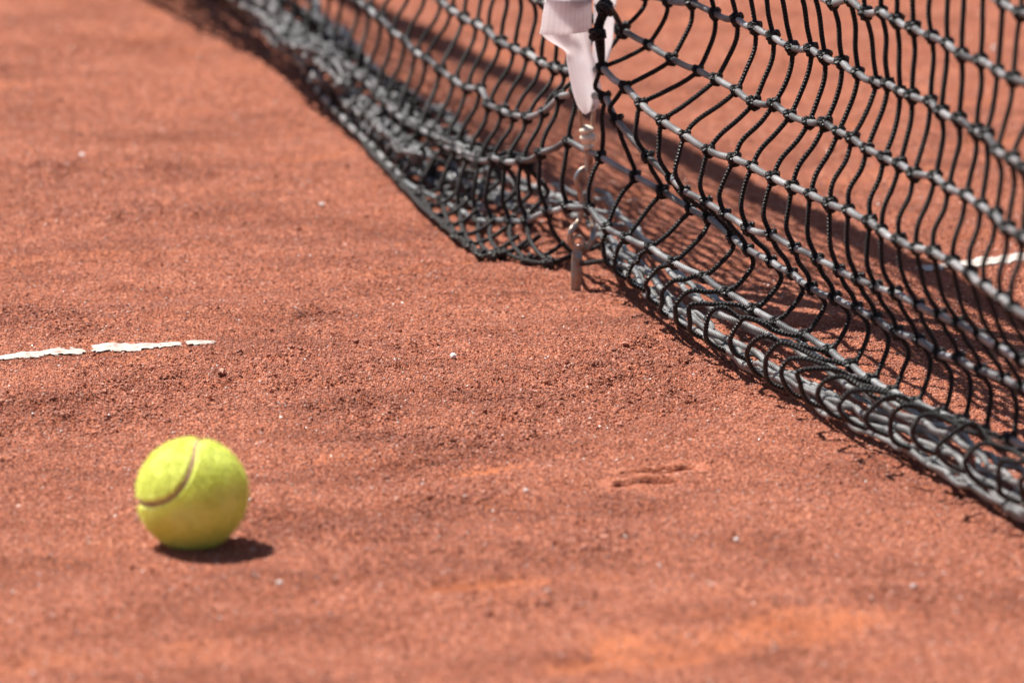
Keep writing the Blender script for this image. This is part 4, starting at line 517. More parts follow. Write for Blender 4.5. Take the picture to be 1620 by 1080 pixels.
KN = None
def knot(mb, p, dirv, size):
    """a cord lump wound round the crossing"""
    t = np.linspace(0, 2*math.pi, 22, endpoint=False) + random.uniform(0, 6.28)
    a, b = 3.1*size, 1.75*size
    k = np.stack([(a*.72+b*np.cos(3*t))*np.cos(2*t), (a*.72+b*np.cos(3*t))*np.sin(2*t), b*1.25*np.sin(3*t)], 1)/1000
    z = dirv/np.linalg.norm(dirv); x = np.cross(z, np.array([.31, .2, .93])); x /= np.linalg.norm(x); y = np.cross(z, x)
    tube(mb, p + k @ np.stack([x, y, z]), .0020*size, 6, True)

jit = lambda s: np.array([random.gauss(0, s) for _ in range(3)])
KNOT = {}
for r in range(0, RT+1):
    for c in range(CMIN, CMAX+1):
        KNOT[(r, c)] = knot_at(r, c) + (jit(.0006) if r else 0)

# horizontal cords
for r in range(1, RT+1):
    mb = MB()
    pts = []
    for c in range(CMIN, CMAX):
        a, b = KNOT[(r, c)], KNOT[(r, c+1)]
        pts.append(a)
        pts.append((a+b)/2 - upv*random.uniform(0, .0012) + jit(.0004))
    pts.append(KNOT[(r, CMAX)])
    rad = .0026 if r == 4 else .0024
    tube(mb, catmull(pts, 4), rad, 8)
    mb.build('horizontal_cord', M_ROW_SUN if r in (1, 4) else M_ROW, net)

# vertical cords: sag profile between the rows, sideways bulge in mm as a function of the column
def bulge(r, c):
    """(sideways mm at 1/3, at 2/3) for the run from row r (lower) up to row r+1"""
    f = lambda a, b, x0, x1: a + (b-a)*min(1, max(0, (c-x0)/(x1-x0)))
    if r == 0: return (-5, -5)
    if r == 1:
        if c >= -2: 
            k = f(-4, 13, -1.5, 5) if c < 6 else f(13, 6, 6, 17)
            return (k*.8, k)
        return (-5, -4)
    if r == 2: return (1, -1) if c >= -2 else (-1, 2)
    if r == 3:
        if c >= -2: k = f(-7.5, -4.5, 2, 10); return (k, k*.7)
        return (0, 3)
    if r == 4: return (-3.5, 0) if c >= 2 else (1.5, 3.5)
    if r == 5: k = f(5.5, 2.5, 0, 9); return (k*.7, k)
    if r == 6: return (.5, 1.5)
    return (.5*math.sin(c*.7+r), .5*math.cos(c*.9+r))
LOOPS = {-1:[[47.5,6.1,53.0],[46.6,4.9,49.5],[45.8,3.8,46.0],[44.9,3.9,42.3],[44.1,4.5,38.4],[43.2,5.2,34.6],[42.4,6.6,30.9],[41.5,8.2,27.2]],0:[[90.0,6.4,53.6],[89.1,4.1,50.2],[88.3,1.8,46.8],[87.4,-0.5,43.4],[86.6,-1.4,39.3],[85.7,-1.6,35.0],[84.9,-0.7,31.0],[84.0,2.9,27.8]],1:[[132.5,9.4,53.7],[130.9,6.0,50.7],[129.4,2.5,47.7],[127.8,-0.8,44.6],[126.2,-2.7,40.2],[124.6,-4.6,35.8],[123.1,-2.9,30.8],[121.5,-0.8,25.8]],2:[[175.0,11.2,49.4],[172.7,6.7,48.0],[170.4,2.1,46.6],[168.1,-1.4,43.5],[165.9,-4.0,39.1],[163.6,-4.3,34.1],[161.3,-2.1,28.4],[159.0,0.0,22.7]],3:[[217.5,18.8,48.1],[214.5,12.6,47.8],[211.5,6.3,47.4],[208.5,0.7,44.7],[205.5,-4.7,41.3],[202.5,-6.8,34.9],[199.5,-7.8,27.7],[196.5,-5.4,20.1]],4:[[260.0,20.9,44.2],[256.3,13.9,44.6],[252.6,6.9,45.0],[248.9,-0.0,44.6],[245.1,-6.5,41.3],[241.4,-10.7,35.6],[237.7,-12.0,27.6],[234.0,-8.6,18.8]],5:[[302.5,24.2,41.3],[298.1,16.2,41.3],[293.6,8.4,42.3],[289.2,0.7,43.7],[284.8,-6.4,43.6],[280.4,-12.3,38.2],[275.9,-12.7,28.7],[271.5,-8.1,18.8]],6:[[345.0,25.3,39.1],[339.9,16.3,38.7],[334.7,7.7,40.4],[329.6,-0.6,43.5],[324.4,-8.4,46.5],[319.3,-16.0,41.4],[314.1,-15.4,30.4],[309.0,-9.5,19.5]],7:[[387.5,28.8,38.2],[382.4,19.6,38.3],[377.2,10.6,40.1],[372.1,2.1,43.7],[366.9,-6.2,46.9],[361.8,-14.2,42.2],[356.6,-14.6,31.3],[351.5,-8.4,20.1]],8:[[430.0,30.7,34.6],[424.9,21.1,35.1],[419.7,11.8,37.0],[414.6,3.2,41.1],[409.4,-5.5,44.5],[404.3,-14.0,40.1],[399.1,-15.5,29.5],[394.0,-8.9,18.0]],9:[[472.5,29.5,34.4],[467.4,19.7,35.3],[462.2,10.0,37.3],[457.1,1.2,41.9],[451.9,-7.9,45.4],[446.8,-16.8,41.4],[441.6,-19.3,31.0],[436.5,-12.4,19.3]],10:[[515.0,27.7,34.3],[509.9,17.5,35.7],[504.7,7.5,37.9],[499.6,-1.5,42.9],[494.4,-10.9,46.6],[489.3,-20.3,42.9],[484.1,-23.8,32.7],[479.0,-16.6,20.7]],11:[[557.5,25.6,34.4],[552.4,15.1,36.3],[547.2,4.7,38.5],[542.1,-4.4,44.0],[536.9,-14.2,47.8],[531.8,-24.0,44.5],[526.6,-28.5,34.5],[521.5,-20.9,22.3]],12:[[600.0,24.9,34.6],[594.9,14.2,36.9],[589.7,3.4,39.2],[584.6,-5.8,45.2],[579.4,-16.0,49.1],[574.3,-26.1,46.1],[569.1,-31.7,36.3],[564.0,-23.8,23.9]],13:[[642.5,24.0,36.6],[637.4,13.4,38.9],[632.2,2.7,41.2],[627.1,-6.4,47.0],[621.9,-16.5,51.0],[616.8,-26.5,47.9],[611.6,-31.8,38.1],[606.5,-23.9,25.8]],14:[[685.0,22.3,39.6],[679.9,11.8,41.8],[674.7,1.3,44.1],[669.6,-7.7,49.9],[664.4,-17.7,53.8],[659.3,-27.6,50.8],[654.1,-32.6,40.9],[649.0,-24.8,28.6]],15:[[727.5,20.8,43.0],[722.4,10.4,45.3],[717.2,-0.0,47.5],[712.1,-8.9,53.3],[706.9,-18.8,57.2],[701.8,-28.6,54.1],[696.6,-33.3,44.2],[691.5,-25.5,32.0]],16:[[770.0,19.0,46.2],[764.9,8.7,48.4],[759.7,-1.6,50.6],[754.6,-10.4,56.4],[749.4,-20.2,60.2],[744.3,-29.8,57.2],[739.1,-34.3,47.2],[734.0,-26.5,35.1]],17:[[812.5,19.0,46.2],[807.4,8.8,48.4],[802.2,-1.4,50.6],[797.1,-10.1,56.2],[791.9,-19.7,60.0],[786.8,-29.3,57.0],[781.6,-33.5,47.0],[776.5,-25.7,35.0]],18:[[855.0,19.0,46.2],[849.9,8.9,48.4],[844.7,-1.2,50.5],[839.6,-9.8,56.1],[834.4,-19.3,59.9],[829.3,-28.7,56.8],[824.1,-32.7,46.8],[819.0,-24.9,34.9]],19:[[897.5,19.0,46.2],[892.4,9.0,48.3],[887.2,-1.0,50.4],[882.1,-9.5,56.0],[876.9,-18.9,59.7],[871.8,-28.1,56.7],[866.6,-31.9,46.6],[861.5,-24.1,34.7]],20:[[940.0,19.0,46.2],[934.9,9.1,48.3],[929.7,-0.7,50.4],[924.6,-9.1,55.9],[919.4,-18.4,59.6],[914.3,-27.5,56.5],[909.1,-31.1,46.4],[904.0,-23.3,34.6]],21:[[982.5,19.0,46.2],[977.4,9.2,48.3],[972.2,-0.5,50.3],[967.1,-8.8,55.7],[961.9,-18.0,59.4],[956.8,-27.0,56.4],[951.6,-30.3,46.2],[946.5,-22.5,34.5]],22:[[1025.0,19.0,46.2],[1019.9,9.3,48.2],[1014.7,-0.3,50.2],[1009.6,-8.5,55.6],[1004.4,-17.5,59.3],[999.3,-26.4,56.2],[994.1,-29.4,46.0],[989.0,-21.7,34.3]],23:[[1067.5,19.0,46.2],[1062.4,9.5,48.2],[1057.2,-0.1,50.2],[1052.1,-8.1,55.5],[1046.9,-17.1,59.1],[1041.8,-25.8,56.0],[1036.6,-28.6,45.8],[1031.5,-20.9,34.2]],24:[[1110.0,19.0,46.2],[1104.9,9.6,48.2],[1099.7,0.2,50.1],[1094.6,-7.8,55.4],[1089.4,-16.7,58.9],[1084.3,-25.2,55.9],[1079.1,-27.8,45.6],[1074.0,-20.1,34.1]],25:[[1152.5,19.0,46.2],[1147.4,9.7,48.1],[1142.2,0.4,50.0],[1137.1,-7.5,55.2],[1131.9,-16.2,58.8],[1126.8,-24.6,55.7],[1121.6,-27.0,45.4],[1116.5,-19.2,33.9]],26:[[1195.0,19.0,46.2],[1189.9,9.8,48.1],[1184.7,0.6,50.0],[1179.6,-7.1,55.1],[1174.4,-15.7,58.6],[1169.3,-24.1,55.5],[1164.1,-26.2,45.2],[1159.0,-18.4,33.8]]}
for c in range(CMIN, CMAX+1):
    mb = MB(); pts = []
    r0 = 0 if c <= -4 else 1
    if c <= -4:          # hem turn on the far side: the cord winds once round the bundle
        q = KNOT[(0, c)]
        s = 1 if c > -12 else .8
        pts += [q + N_*.030*s + upv*.012, q + N_*.017*s + upv*.004, q]
    elif c in LOOPS or c > max(LOOPS):
        lp = LOOPS[min(c, max(LOOPS))]
        dt = colt(c) - colt(min(c, max(LOOPS)))
        sc_ = random.uniform(.90, 1.08); sh = random.uniform(-.004, .004); k0 = lp[0]
        lp = [[t + sh*1000*i/7, k0[1] + (w-k0[1])*(sc_ if 0 < i < 6 else 1), k0[2] + (h-k0[2])*(random.uniform(.8, 1.1) if h > k0[2] else 1)] for i, (t, w, h) in enumerate(lp)]
        lp = [P3(t/1000+dt, w/1000, h/1000) + (jit(.0012) if 0 < i else 0) for i, (t, w, h) in enumerate(lp)]
        under = lp[-1] + N_*.012 - upv*.006; under[2] = max(under[2], .004)
        pts += [under] + lp[::-1][:-1]
    for r in range(r0, RT+1):
        a = KNOT[(r, c)]
        pts.append(a)
        if r < RT:
            b = KNOT[(r+1, c)]
            b1, b2 = bulge(r, c)
            pts.append(a + (b-a)*.33 + side*(b1/1000*.9 + random.gauss(0, .0004)) + U_*random.gauss(0, .0006))
            pts.append(a + (b-a)*.67 + side*(b2/1000*.9 + random.gauss(0, .0004)) + U_*random.gauss(0, .0006))
    tube(mb, catmull(pts, 4), .00178, 8)
    for r in range(r0, RT):
        if r >= 12: continue
        knot(mb, KNOT[(r, c)], KNOT[(r, min(c+1, CMAX))]-KNOT[(r, max(c-1, CMIN))], 1.0 + random.uniform(-.08, .14))
    mb.build('vertical_cord', M_CORD, net)

# bunched hem on the right: cords lying side by side along the clay, (t, w, h) in mm
t0_ = lambda p: float((p-ORG) @ U_)
def strand(name, pts, r, wob, m=M_ROPE, ext=None, twist=0, beads=0):
    q = [P3(t/1000, w/1000, h/1000) for t, w, h in pts]
    if ext == 'right':
        d = (q[-1]-q[-4]); d[2] = 0; d /= np.linalg.norm(d)
        d = .5*d + .5*U_
        q += [q[-1] + d*k*.09 + N_*random.gauss(0, .003) for k in range(1, 9)]
    if ext == 'left':
        d = (q[0]-q[3]); d[2] = 0; d /= np.linalg.norm(d)
        q = [q[0] + d*k*.09 + N_*random.gauss(0, .003) for k in range(7, 0, -1)] + q
    q = catmull(q, 5)
    q = q + np.stack([jit(wob) for _ in q]) 
    q = catmull(q[::2] if len(q) > 8 else q, 5)
    q[:, 2] = np.maximum(q[:, 2], r*.9)
    mb = MB()
    if twist:
        L = np.r_[0, np.cumsum(np.linalg.norm(np.diff(q, axis=0), axis=1))]
        T = np.gradient(q, axis=0); T /= np.linalg.norm(T, axis=1)[:, None]
        s = np.cross(T, upv); s /= np.linalg.norm(s, axis=1)[:, None]; w_ = np.cross(s, T)
        for k in range(twist):
            ph = L*75 + k*2*math.pi/twist
            tube(mb, q + r*1.05*(np.cos(ph)[:, None]*s + np.sin(ph)[:, None]*w_), r*.98, 8)
    else: tube(mb, q, r, 8)
    if beads:                            # knots of the gathered mesh
        L = np.r_[0, np.cumsum(np.linalg.norm(np.diff(q, axis=0), axis=1))]
        l = .01
        while l < L[-1]:
            i = int(np.searchsorted(L, l)); i = min(max(i, 1), len(q)-2)
            if t0_(q[i]) < -.28: knot(mb, q[i], q[i+1]-q[i-1], beads*random.uniform(.85, 1.25))
            l += random.uniform(.022, .045)
    return mb.build(name, m, net)

RIGHT = [[[-64.6,50.1,12.0],[-7.7,33.4,12.0],[22.0,30.2,12.0],[46.5,27.8,12.0],[68.9,27.1,12.0],[98.0,24.9,12.0],[145.3,19.8,12.0],[209.4,10.7,12.0],[289.0,4.8,12.0],[356.3,2.8,12.0],[417.9,2.4,12.0],[458.0,5.6,12.0],[498.1,4.5,12.0],[535.7,4.2,12.0],[564.8,4.7,12.0],[623.5,4.0,12.0],[655.7,5.0,12.0],[701.6,1.6,12.0],[743.7,0.8,12.0],[774.0,0.8,12.0],[818.3,-0.6,12.0],[838.7,0.1,12.0]],[[-92.4,55.9,20.0],[-10.8,39.4,20.0],[47.2,35.8,20.0],[127.4,21.4,20.0],[207.4,6.7,20.0],[273.1,6.0,20.0],[331.2,7.6,20.0],[391.0,4.8,20.0],[434.1,2.0,20.0],[477.0,0.9,20.0],[519.5,0.6,20.0],[548.1,4.6,20.0],[577.2,10.8,20.0],[610.4,12.2,20.0],[656.4,11.2,20.0],[711.4,10.5,20.0],[778.6,4.3,20.0],[834.1,2.3,20.0]],[[-190.5,34.8,30.0],[-164.7,53.6,30.0],[-130.7,64.3,30.0],[-114.0,72.9,30.0],[-70.3,65.9,30.0],[-19.1,59.5,30.0],[64.2,44.6,30.0],[148.9,27.4,30.0],[212.0,19.1,30.0],[258.7,15.9,30.0],[317.6,17.2,30.0],[357.7,20.5,30.0],[408.8,18.0,30.0],[445.6,15.6,30.0],[499.1,12.9,30.0],[537.4,12.7,30.0],[585.6,12.7,30.0],[635.5,14.2,30.0],[685.6,13.5,30.0],[741.2,9.3,30.0],[786.6,6.8,30.0],[827.4,4.5,30.0]],[[-294.3,85.6,18.0],[-256.5,95.6,18.0],[-236.3,104.9,18.0],[-151.4,91.7,18.0],[-44.5,73.5,18.0],[49.2,59.3,18.0],[126.5,50.5,18.0],[187.9,51.7,18.0],[250.8,54.1,18.0],[313.1,52.4,18.0],[389.9,45.0,18.0],[458.9,40.9,18.0],[509.2,43.6,18.0],[572.1,43.4,18.0],[633.2,42.5,18.0],[692.2,40.0,18.0],[746.4,38.7,18.0]]]
for i, st in enumerate(RIGHT):
    strand('hem_cord', st, [.0024, .0022, .0021, .0019][i], .0009, ext='right', twist=0)
    for rep in range(2 if i < 2 else 1):
        st2 = [[t+3, w+[5, -6, 5, -5][i]*(1-2*rep)+random.gauss(0, 2.2), max(5, h+[3, -3, -5, 3][i]+random.gauss(0, 2))] for t, w, h in st]
        strand('hem_cord', st2, .0019, .0013, ext='right')
LEFT = [[[-1087.4,100.5,50.0],[-1003.9,99.4,50.0],[-949.2,95.7,50.0],[-834.6,80.0,50.0],[-885.1,109.7,30.0],[-817.2,102.3,30.0],[-718.4,90.4,30.0],[-684.0,93.1,30.0],[-682.0,108.8,20.0],[-618.1,104.3,20.0],[-536.6,91.0,20.0],[-433.8,75.5,20.0],[-373.5,76.3,20.0]],[[-1060.5,66.5,50.0],[-952.1,54.2,50.0],[-830.4,39.9,50.0],[-712.6,28.6,50.0],[-683.9,44.0,30.0],[-590.5,30.9,30.0],[-486.0,13.7,30.0],[-404.2,3.3,30.0],[-442.1,31.1,12.0],[-391.8,30.3,12.0],[-346.8,33.7,12.0],[-273.8,37.6,12.0],[-230.8,39.9,12.0],[-230.1,58.4,12.0]],[[-1139.2,81.0,35.0],[-1011.8,66.3,35.0],[-879.0,51.7,35.0],[-758.6,37.2,35.0],[-736.1,52.0,16.0],[-617.4,36.6,16.0],[-518.0,23.9,16.0],[-430.1,14.1,16.0],[-397.6,21.8,8.0],[-323.3,18.2,8.0],[-272.9,24.5,8.0]],[[-918.3,117.2,30.0],[-759.4,89.6,30.0],[-626.2,69.1,30.0],[-519.4,53.5,30.0],[-533.4,71.3,18.0],[-464.6,64.7,18.0],[-405.5,60.9,18.0],[-354.3,63.1,18.0],[-314.6,68.3,18.0],[-290.6,70.9,18.0],[-256.4,70.5,18.0],[-225.9,68.7,18.0],[-173.6,66.7,18.0],[-103.2,57.2,18.0],[-32.4,47.0,18.0]],[[-1049.1,77.5,50.0],[-931.1,62.0,50.0],[-817.4,47.0,50.0],[-710.1,36.0,50.0],[-729.3,58.2,30.0],[-609.3,42.2,30.0],[-496.8,27.7,30.0],[-387.1,18.5,30.0],[-415.4,48.5,12.0],[-363.9,52.3,12.0],[-310.7,55.1,12.0],[-253.3,56.2,12.0],[-222.0,65.8,12.0]]]
for i, st in enumerate(LEFT):
    strand('hem_cord', st, [.0024, .0025, .0025, .0027, .0024][i], .0010, m=M_GATH if i != 3 else M_ROPE, ext='left', twist=2 if i == 3 else 0, beads=1.0)
    st2 = [[t+4, w+random.choice((-7, 7))+random.gauss(0, 2), max(6, h+random.gauss(2, 4))] for t, w, h in st]
    if i == 1: strand('hem_cord', st2, .0021, .0014, m=M_GATH, ext='left', beads=1.1)

# gathered cords of the left hem: small loops thrown over the bundle
for c in range(-6, -40, -1):             # back half of the roll: each cord goes once round behind
    mbs = MB()
    a = KNOT[(2, c)]; b = KNOT[(1, c)]; s = random.uniform(.8, 1.25)
    pts = [a - upv*.001, a + N_*.012*s + upv*.004, a + N_*.024*s - upv*.006 + jit(.0015), a + N_*.031*s - upv*.022 + jit(.0015), a*.4 + b*.6 + N_*.030*s, b + N_*.016*s + upv*.006]
    for p in pts: p[2] = max(p[2], .005)
    q = catmull(pts, 5)
    tube(mbs, q, .0020, 7)
    knot(mbs, q[9], U_, 1.05)
    mbs.build('gathered_loop', M_CORD, net)
mb = MB()
tube(mb, catmull([KNOT[(0, c)] + jit(.0016) for c in range(CMIN, -3)] + [P3(-.012, .004, .016), P3(.03, .014, .026)], 4), .0018, 8)
mb.build('hem_cord', M_CORD, net)
# folds of mesh lying along the ridge of the left roll, knots and all
for k, (f, wo, ho) in enumerate(((0, .001, .0035),)):
    pts = [KNOT[(2, c)]*(1-f) + KNOT[(1, c)]*f + N_*(wo+random.gauss(0, .0018)) + upv*(ho+random.gauss(0, .0015)) + U_*random.gauss(0, .001) for c in range(CMIN, -7-k)]
    mb = MB(); q = catmull(pts, 4); tube(mb, q, .0022, 8)
    for i in range(3, len(q)-1, 4): knot(mb, q[i], q[i+1]-q[i-1], random.uniform(.95, 1.15))
    mb.build('gathered_fold', M_GATH, net)

# doubled cord pulled round the strap edge
mb = MB()
a, b = KNOT[(5, -3)], KNOT[(4, -2)]
k5 = KNOT[(5, -4)]
e = P3(.012, .017, b[2]+.038)
for o_ in (0, .0032):
    pts = [a, (a+e)/2 + upv*.008, e + upv*.006 + N_*o_, e - N_*.006 - upv*.006 + N_*o_, e - N_*.005 - upv*.020 + N_*o_, b]
    tube(mb, catmull(pts, 6), .0021, 8)
knot(mb, a, U_, 1.35); knot(mb, e + upv*.006, N_, 1.5); knot(mb, e - N_*.006 - upv*.012, upv, 1.3)
mb.build('tie_cord', M_CORD, net)

# white headband along the top edge (a folded tape on the cable)
def ribbon(name, secs, m, parent, th=.0012, per=6, bow=0.0, nx=9):
    """secs: (left point, right point) pairs; a woven band with thickness"""
    Lp = catmull([s[0] for s in secs], per); Rp = catmull([s[1] for s in secs], per)
    n = len(Lp); f = np.linspace(0, 1, nx)
    G = Lp[:, None]*(1-f)[None, :, None] + Rp[:, None]*f[None, :, None]
    du = np.gradient(G, axis=0); dv = np.gradient(G, axis=1)
    nr = np.cross(du, dv); nr /= np.linalg.norm(nr, axis=2)[:, :, None] + 1e-12
    if np.mean(nr[..., 1]) > 0: nr = -nr
    bw = bow if callable(bow) else (lambda s, f_: bow*4*f_*(1-f_))
    sgrid, fgrid = np.meshgrid(np.linspace(0, 1, n), f, indexing='ij')
    G = G + nr*np.vectorize(bw)(sgrid, fgrid)[:, :, None]
    A_ = (G + nr*th/2).reshape(-1, 3); B_ = (G - nr*th/2).reshape(-1, 3)
    Ls = np.r_[0, np.cumsum(np.linalg.norm(np.diff(Lp*.5+Rp*.5, axis=0), axis=1))]
    uv = np.stack([np.broadcast_to(f[None], (n, nx)), np.broadcast_to((Ls/.05)[:, None], (n, nx))], 2).reshape(-1, 2)
    i = np.arange(n-1)[:, None]; j = np.arange(nx-1)[None]
    F = np.stack([i*nx+j, i*nx+j+1, (i+1)*nx+j+1, (i+1)*nx+j], 2).reshape(-1, 4)
    o = n*nx
    F2 = F[:, ::-1] + o
    E = []
    for k in range(n-1):
        E += [[k*nx, (k+1)*nx, (k+1)*nx+o, k*nx+o], [(k+1)*nx+nx-1, k*nx+nx-1, k*nx+nx-1+o, (k+1)*nx+nx-1+o]]
    for k in range(nx-1):
        E += [[k+1, k, k+o, k+1+o], [(n-1)*nx+k, (n-1)*nx+k+1, (n-1)*nx+k+1+o, (n-1)*nx+k+o]]
    return mesh_np(name, np.concatenate([A_, B_]), np.concatenate([F, F2, np.array(E)]), m, parent, np.concatenate([uv, uv]))
mb = MB()
prof = [(-.006, .846), (-.0085, .872), (-.008, .915), (-.004, .927), (.004, .927), (.008, .915), (.0085, .872), (.006, .846), (.003, .852), (-.003, .852)]
ts = np.linspace(colt(CMIN)-.3, colt(CMAX)+.3, 40); V = []
for t in ts:
    for w, h in prof: V.append(P3(t, w, h + .0015*math.sin(t*9)))
npf = len(prof)
F = [[i*npf+j, i*npf+(j+1) % npf, (i+1)*npf+(j+1) % npf, (i+1)*npf+j] for i in range(len(ts)-1) for j in range(npf)]
mb.add(V, F, [(j/npf, t/.05) for t in ts for j in range(npf)])
mb.build('headband', M_TAPE, net)

# ------------------------------------------------------------------ centre strap and its hook
top_h = .93
STRAP = [[np.array(a), np.array(b)] for a, b in [[[0.02557,4.97156,0.21157],[0.05718,4.9801,0.21027]],[[0.02376,4.97095,0.19874],[0.05721,4.98011,0.19732]],[[0.02194,4.97034,0.1859],[0.05724,4.98012,0.18528]],[[0.03799,4.97575,0.17393],[0.05726,4.98012,0.17509]],[[0.03984,4.97637,0.16549],[0.05958,4.98091,0.16476]],[[0.04216,4.97715,0.15331],[0.06283,4.982,0.15344]],[[0.04447,4.97793,0.14204],[0.06471,4.98263,0.14218]],[[0.04771,4.97902,0.13256],[0.06335,4.98217,0.13296]],[[0.05094,4.98011,0.12773],[0.05967,4.98094,0.12805]]]]
FLAP = [[np.array(a), np.array(b)] for a, b in [[[0.02502,4.95449,0.22797],[0.05749,4.96965,0.22569]],[[0.02412,4.95419,0.21423],[0.05706,4.96951,0.21189]],[[0.02231,4.95358,0.20282],[0.05708,4.96951,0.20127]],[[0.0214,4.95328,0.19504],[0.0571,4.96952,0.19435]],[[0.02004,4.95282,0.18913],[0.05711,4.96952,0.18926]]]]
BACK = [[np.array(a), np.array(b)] for a, b in [[[0.05971,5.00205,0.21619],[0.07549,5.0137,0.21629]],[[0.05974,5.00206,0.20227],[0.07461,5.0134,0.20145]],[[0.06024,5.00223,0.1883],[0.07373,5.01311,0.1866]],[[0.05935,5.00193,0.17207],[0.07238,5.01265,0.17175]],[[0.05983,5.0021,0.16273],[0.06963,5.01173,0.16117]],[[0.06123,5.00257,0.15752],[0.06779,5.01111,0.15613]]]]
strap = empty('center_strap', tuple(P3(-.012, 0, .13)))
tag(strap, 'pinkish white webbing strap hanging down the net to a rusty hook', 'net strap')
def up_to(sec, wl, wr, t, k):
    """band sections above the picture, up to the top of the net"""
    out = []
    for f in np.linspace(1, 1/k, k):
        out.append([sec[0]*(1-f) + P3(t, wl, top_h)*f, sec[1]*(1-f) + P3(t, wr, top_h)*f])
    return out
front = up_to(STRAP[0], -.027, .006, -.012, 6) + STRAP
ribbon('webbing', front, M_WEB, strap, .0022, 6, lambda s, f: .0035*math.sin(math.pi*f*2.0)*(s > .45) + .002*math.sin(f*math.pi), 15)
ribbon('loose_tail', up_to(FLAP[0], -.028, .008, -.004, 5) + FLAP, M_WEB, strap, .0020, 6, lambda s, f: .006*math.sin(math.pi*f)*min(1, s*1.1) , 15)
ribbon('back_strip', up_to(BACK[0], .010, .030, -.035, 5) + BACK, M_WEB, strap, .0020, 6, .002, 9)
mb = MB(); tube(mb, catmull([[0.04957,4.9807,0.13042],[0.05004,4.98086,0.12294],[0.05098,4.98117,0.11544],[0.05421,4.98226,0.11106],[0.05789,4.9835,0.11504],[0.0588,4.98381,0.12244],[0.05924,4.98396,0.12987],[0.05463,4.9824,0.13292]], 5, True), .0016, 8, True); mb.build('wire_ring', M_RUST, strap)
mb = MB(); sw = catmull([[0.05373,4.98105,0.11779],[0.05419,4.9812,0.1145],[0.05512,4.98152,0.11072],[0.05514,4.98152,0.10513],[0.05561,4.98168,0.10044]], 5); k = np.linspace(0, 1, len(sw))
tube(mb, sw, .0022 + .0040*np.abs(np.sin(k*math.pi*2.5))**.6*np.sin(k*math.pi)**.4, 14)
mb.build('swivel', M_IVORY, strap)
hk = None
mb = MB(); tube(mb, catmull([[0.05562,4.98274,0.10119],[0.0561,4.9829,0.09276],[0.05519,4.98259,0.08441]], 5), .0031, 10)
hp = catmull([[0.05566,4.98381,0.08606],[0.05013,4.98194,0.08453],[0.04691,4.98086,0.07818],[0.04923,4.98164,0.06916],[0.0511,4.98227,0.05876],[0.04835,4.98135,0.04722],[0.04321,4.97117,0.04303],[0.0423,4.97087,0.03514],[0.04508,4.9718,0.02982],[0.0497,4.97336,0.02718],[0.05523,4.97522,0.02917],[0.05891,4.97646,0.0369],[0.05852,4.98477,0.04893],[0.0571,4.98429,0.06166],[0.05846,4.98475,0.07468],[0.05798,4.98459,0.08265]], 5, True)
tube(mb, hp, .0022, 10, True)
hk = mb.build('snap_hook', M_RUST, strap)

# ------------------------------------------------------------------ ground anchor
anc = empty('ground_anchor', tuple(ORG))
tag(anc, 'flat rusty steel stake driven into the clay under the strap hook', 'ground anchor')
sk = [np.array(p) for p in [[0.04782,4.97062,0.03144],[0.0469,4.96714,0.01526],[0.04646,4.96594,-0.00231]]]; sk.append(sk[-1] + np.array([0, 0, -.03]))
pts = catmull(sk, 6)
mb = MB(); Vv = []; xr = np.array([1., .1, 0])/1.005; yr = np.array([-.1, 1., 0])/1.005
for i, p in enumerate(pts):
    hw = .0038 if i > 1 else .0031
    for a_, b_ in ((-1, -.7), (-.8, -1), (.8, -1), (1, -.7), (1, .7), (.8, 1), (-.8, 1), (-1, .7)):
        Vv.append(p + xr*a_*hw + yr*b_*.0017)
F = [[i*8+j, i*8+(j+1) % 8, (i+1)*8+(j+1) % 8, (i+1)*8+j] for i in range(len(pts)-1) for j in range(8)] + [[7, 0, 1, 2], [7, 2, 3, 6], [6, 3, 4, 5]]
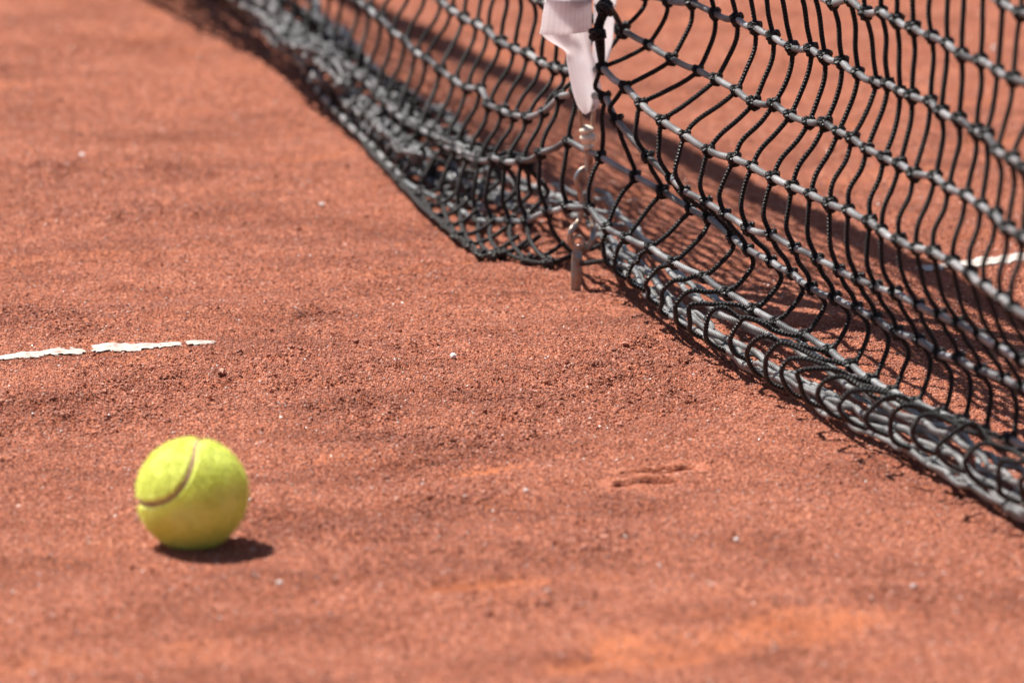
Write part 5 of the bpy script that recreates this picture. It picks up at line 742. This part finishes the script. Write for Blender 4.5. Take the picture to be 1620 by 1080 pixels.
mb.add(Vv, F, np.zeros((len(Vv), 2)))
mb.build('stake', M_RUST, anc)
e = np.array([[0.04782,4.97062,0.03144],[0.0469,4.96714,0.01526],[0.04646,4.96594,-0.00231]][0]); th = np.linspace(0, 2*math.pi, 24, endpoint=False)
mb = MB(); tube(mb, e + np.stack([np.cos(th)*.0040, np.zeros(24), np.sin(th)*.0045+.002], 1), .0016, 8, True)
mb.build('eye', M_RUST, anc)

# ------------------------------------------------------------------ camera
cam = bpy.data.cameras.new('camera'); co_ = bpy.data.objects.new('camera', cam); COL.objects.link(co_)
cam.sensor_width = 36.0; cam.lens = 36.0*11000/1620
co_.location = (0, 0, .9714); co_.rotation_euler = (math.radians(90-11.5), 0, 0)
cam.clip_start = .05; cam.clip_end = 500
cam.dof.use_dof = True; cam.dof.focus_distance = 4.78; cam.dof.aperture_fstop = 8.3; cam.dof.aperture_blades = 8
S.camera = co_

# ------------------------------------------------------------------ daylight
w = bpy.data.worlds.new('World'); S.world = w; w.use_nodes = True
nt = w.node_tree; bg = nt.nodes['Background']
sky = nt.nodes.new('ShaderNodeTexSky'); sky.sky_type = 'NISHITA'; sky.sun_disc = False
sky.sun_elevation = math.radians(61.7); sky.sun_rotation = math.radians(-51.6)
nt.links.new(sky.outputs['Color'], bg.inputs['Color']); bg.inputs['Strength'].default_value = .05
sl = bpy.data.lights.new('sun', 'SUN'); sl.energy = 5.0; sl.angle = math.radians(.53); sl.color = (1, .955, .89)
so = bpy.data.objects.new('sun', sl); COL.objects.link(so)
el = math.radians(61.7)
so.rotation_euler = Vector((.783*math.cos(el), -.62*math.cos(el), -math.sin(el))).to_track_quat('-Z', 'Y').to_euler()
so.location = (-2, 8, 6)

S.render.engine = 'CYCLES'
S.cycles.max_bounces = 8; S.cycles.diffuse_bounces = 5; S.cycles.transmission_bounces = 6; S.cycles.glossy_bounces = 3
S.view_settings.view_transform = 'Standard'; S.view_settings.look = 'None'
S.view_settings.exposure = 0.92; S.view_settings.gamma = 1.0
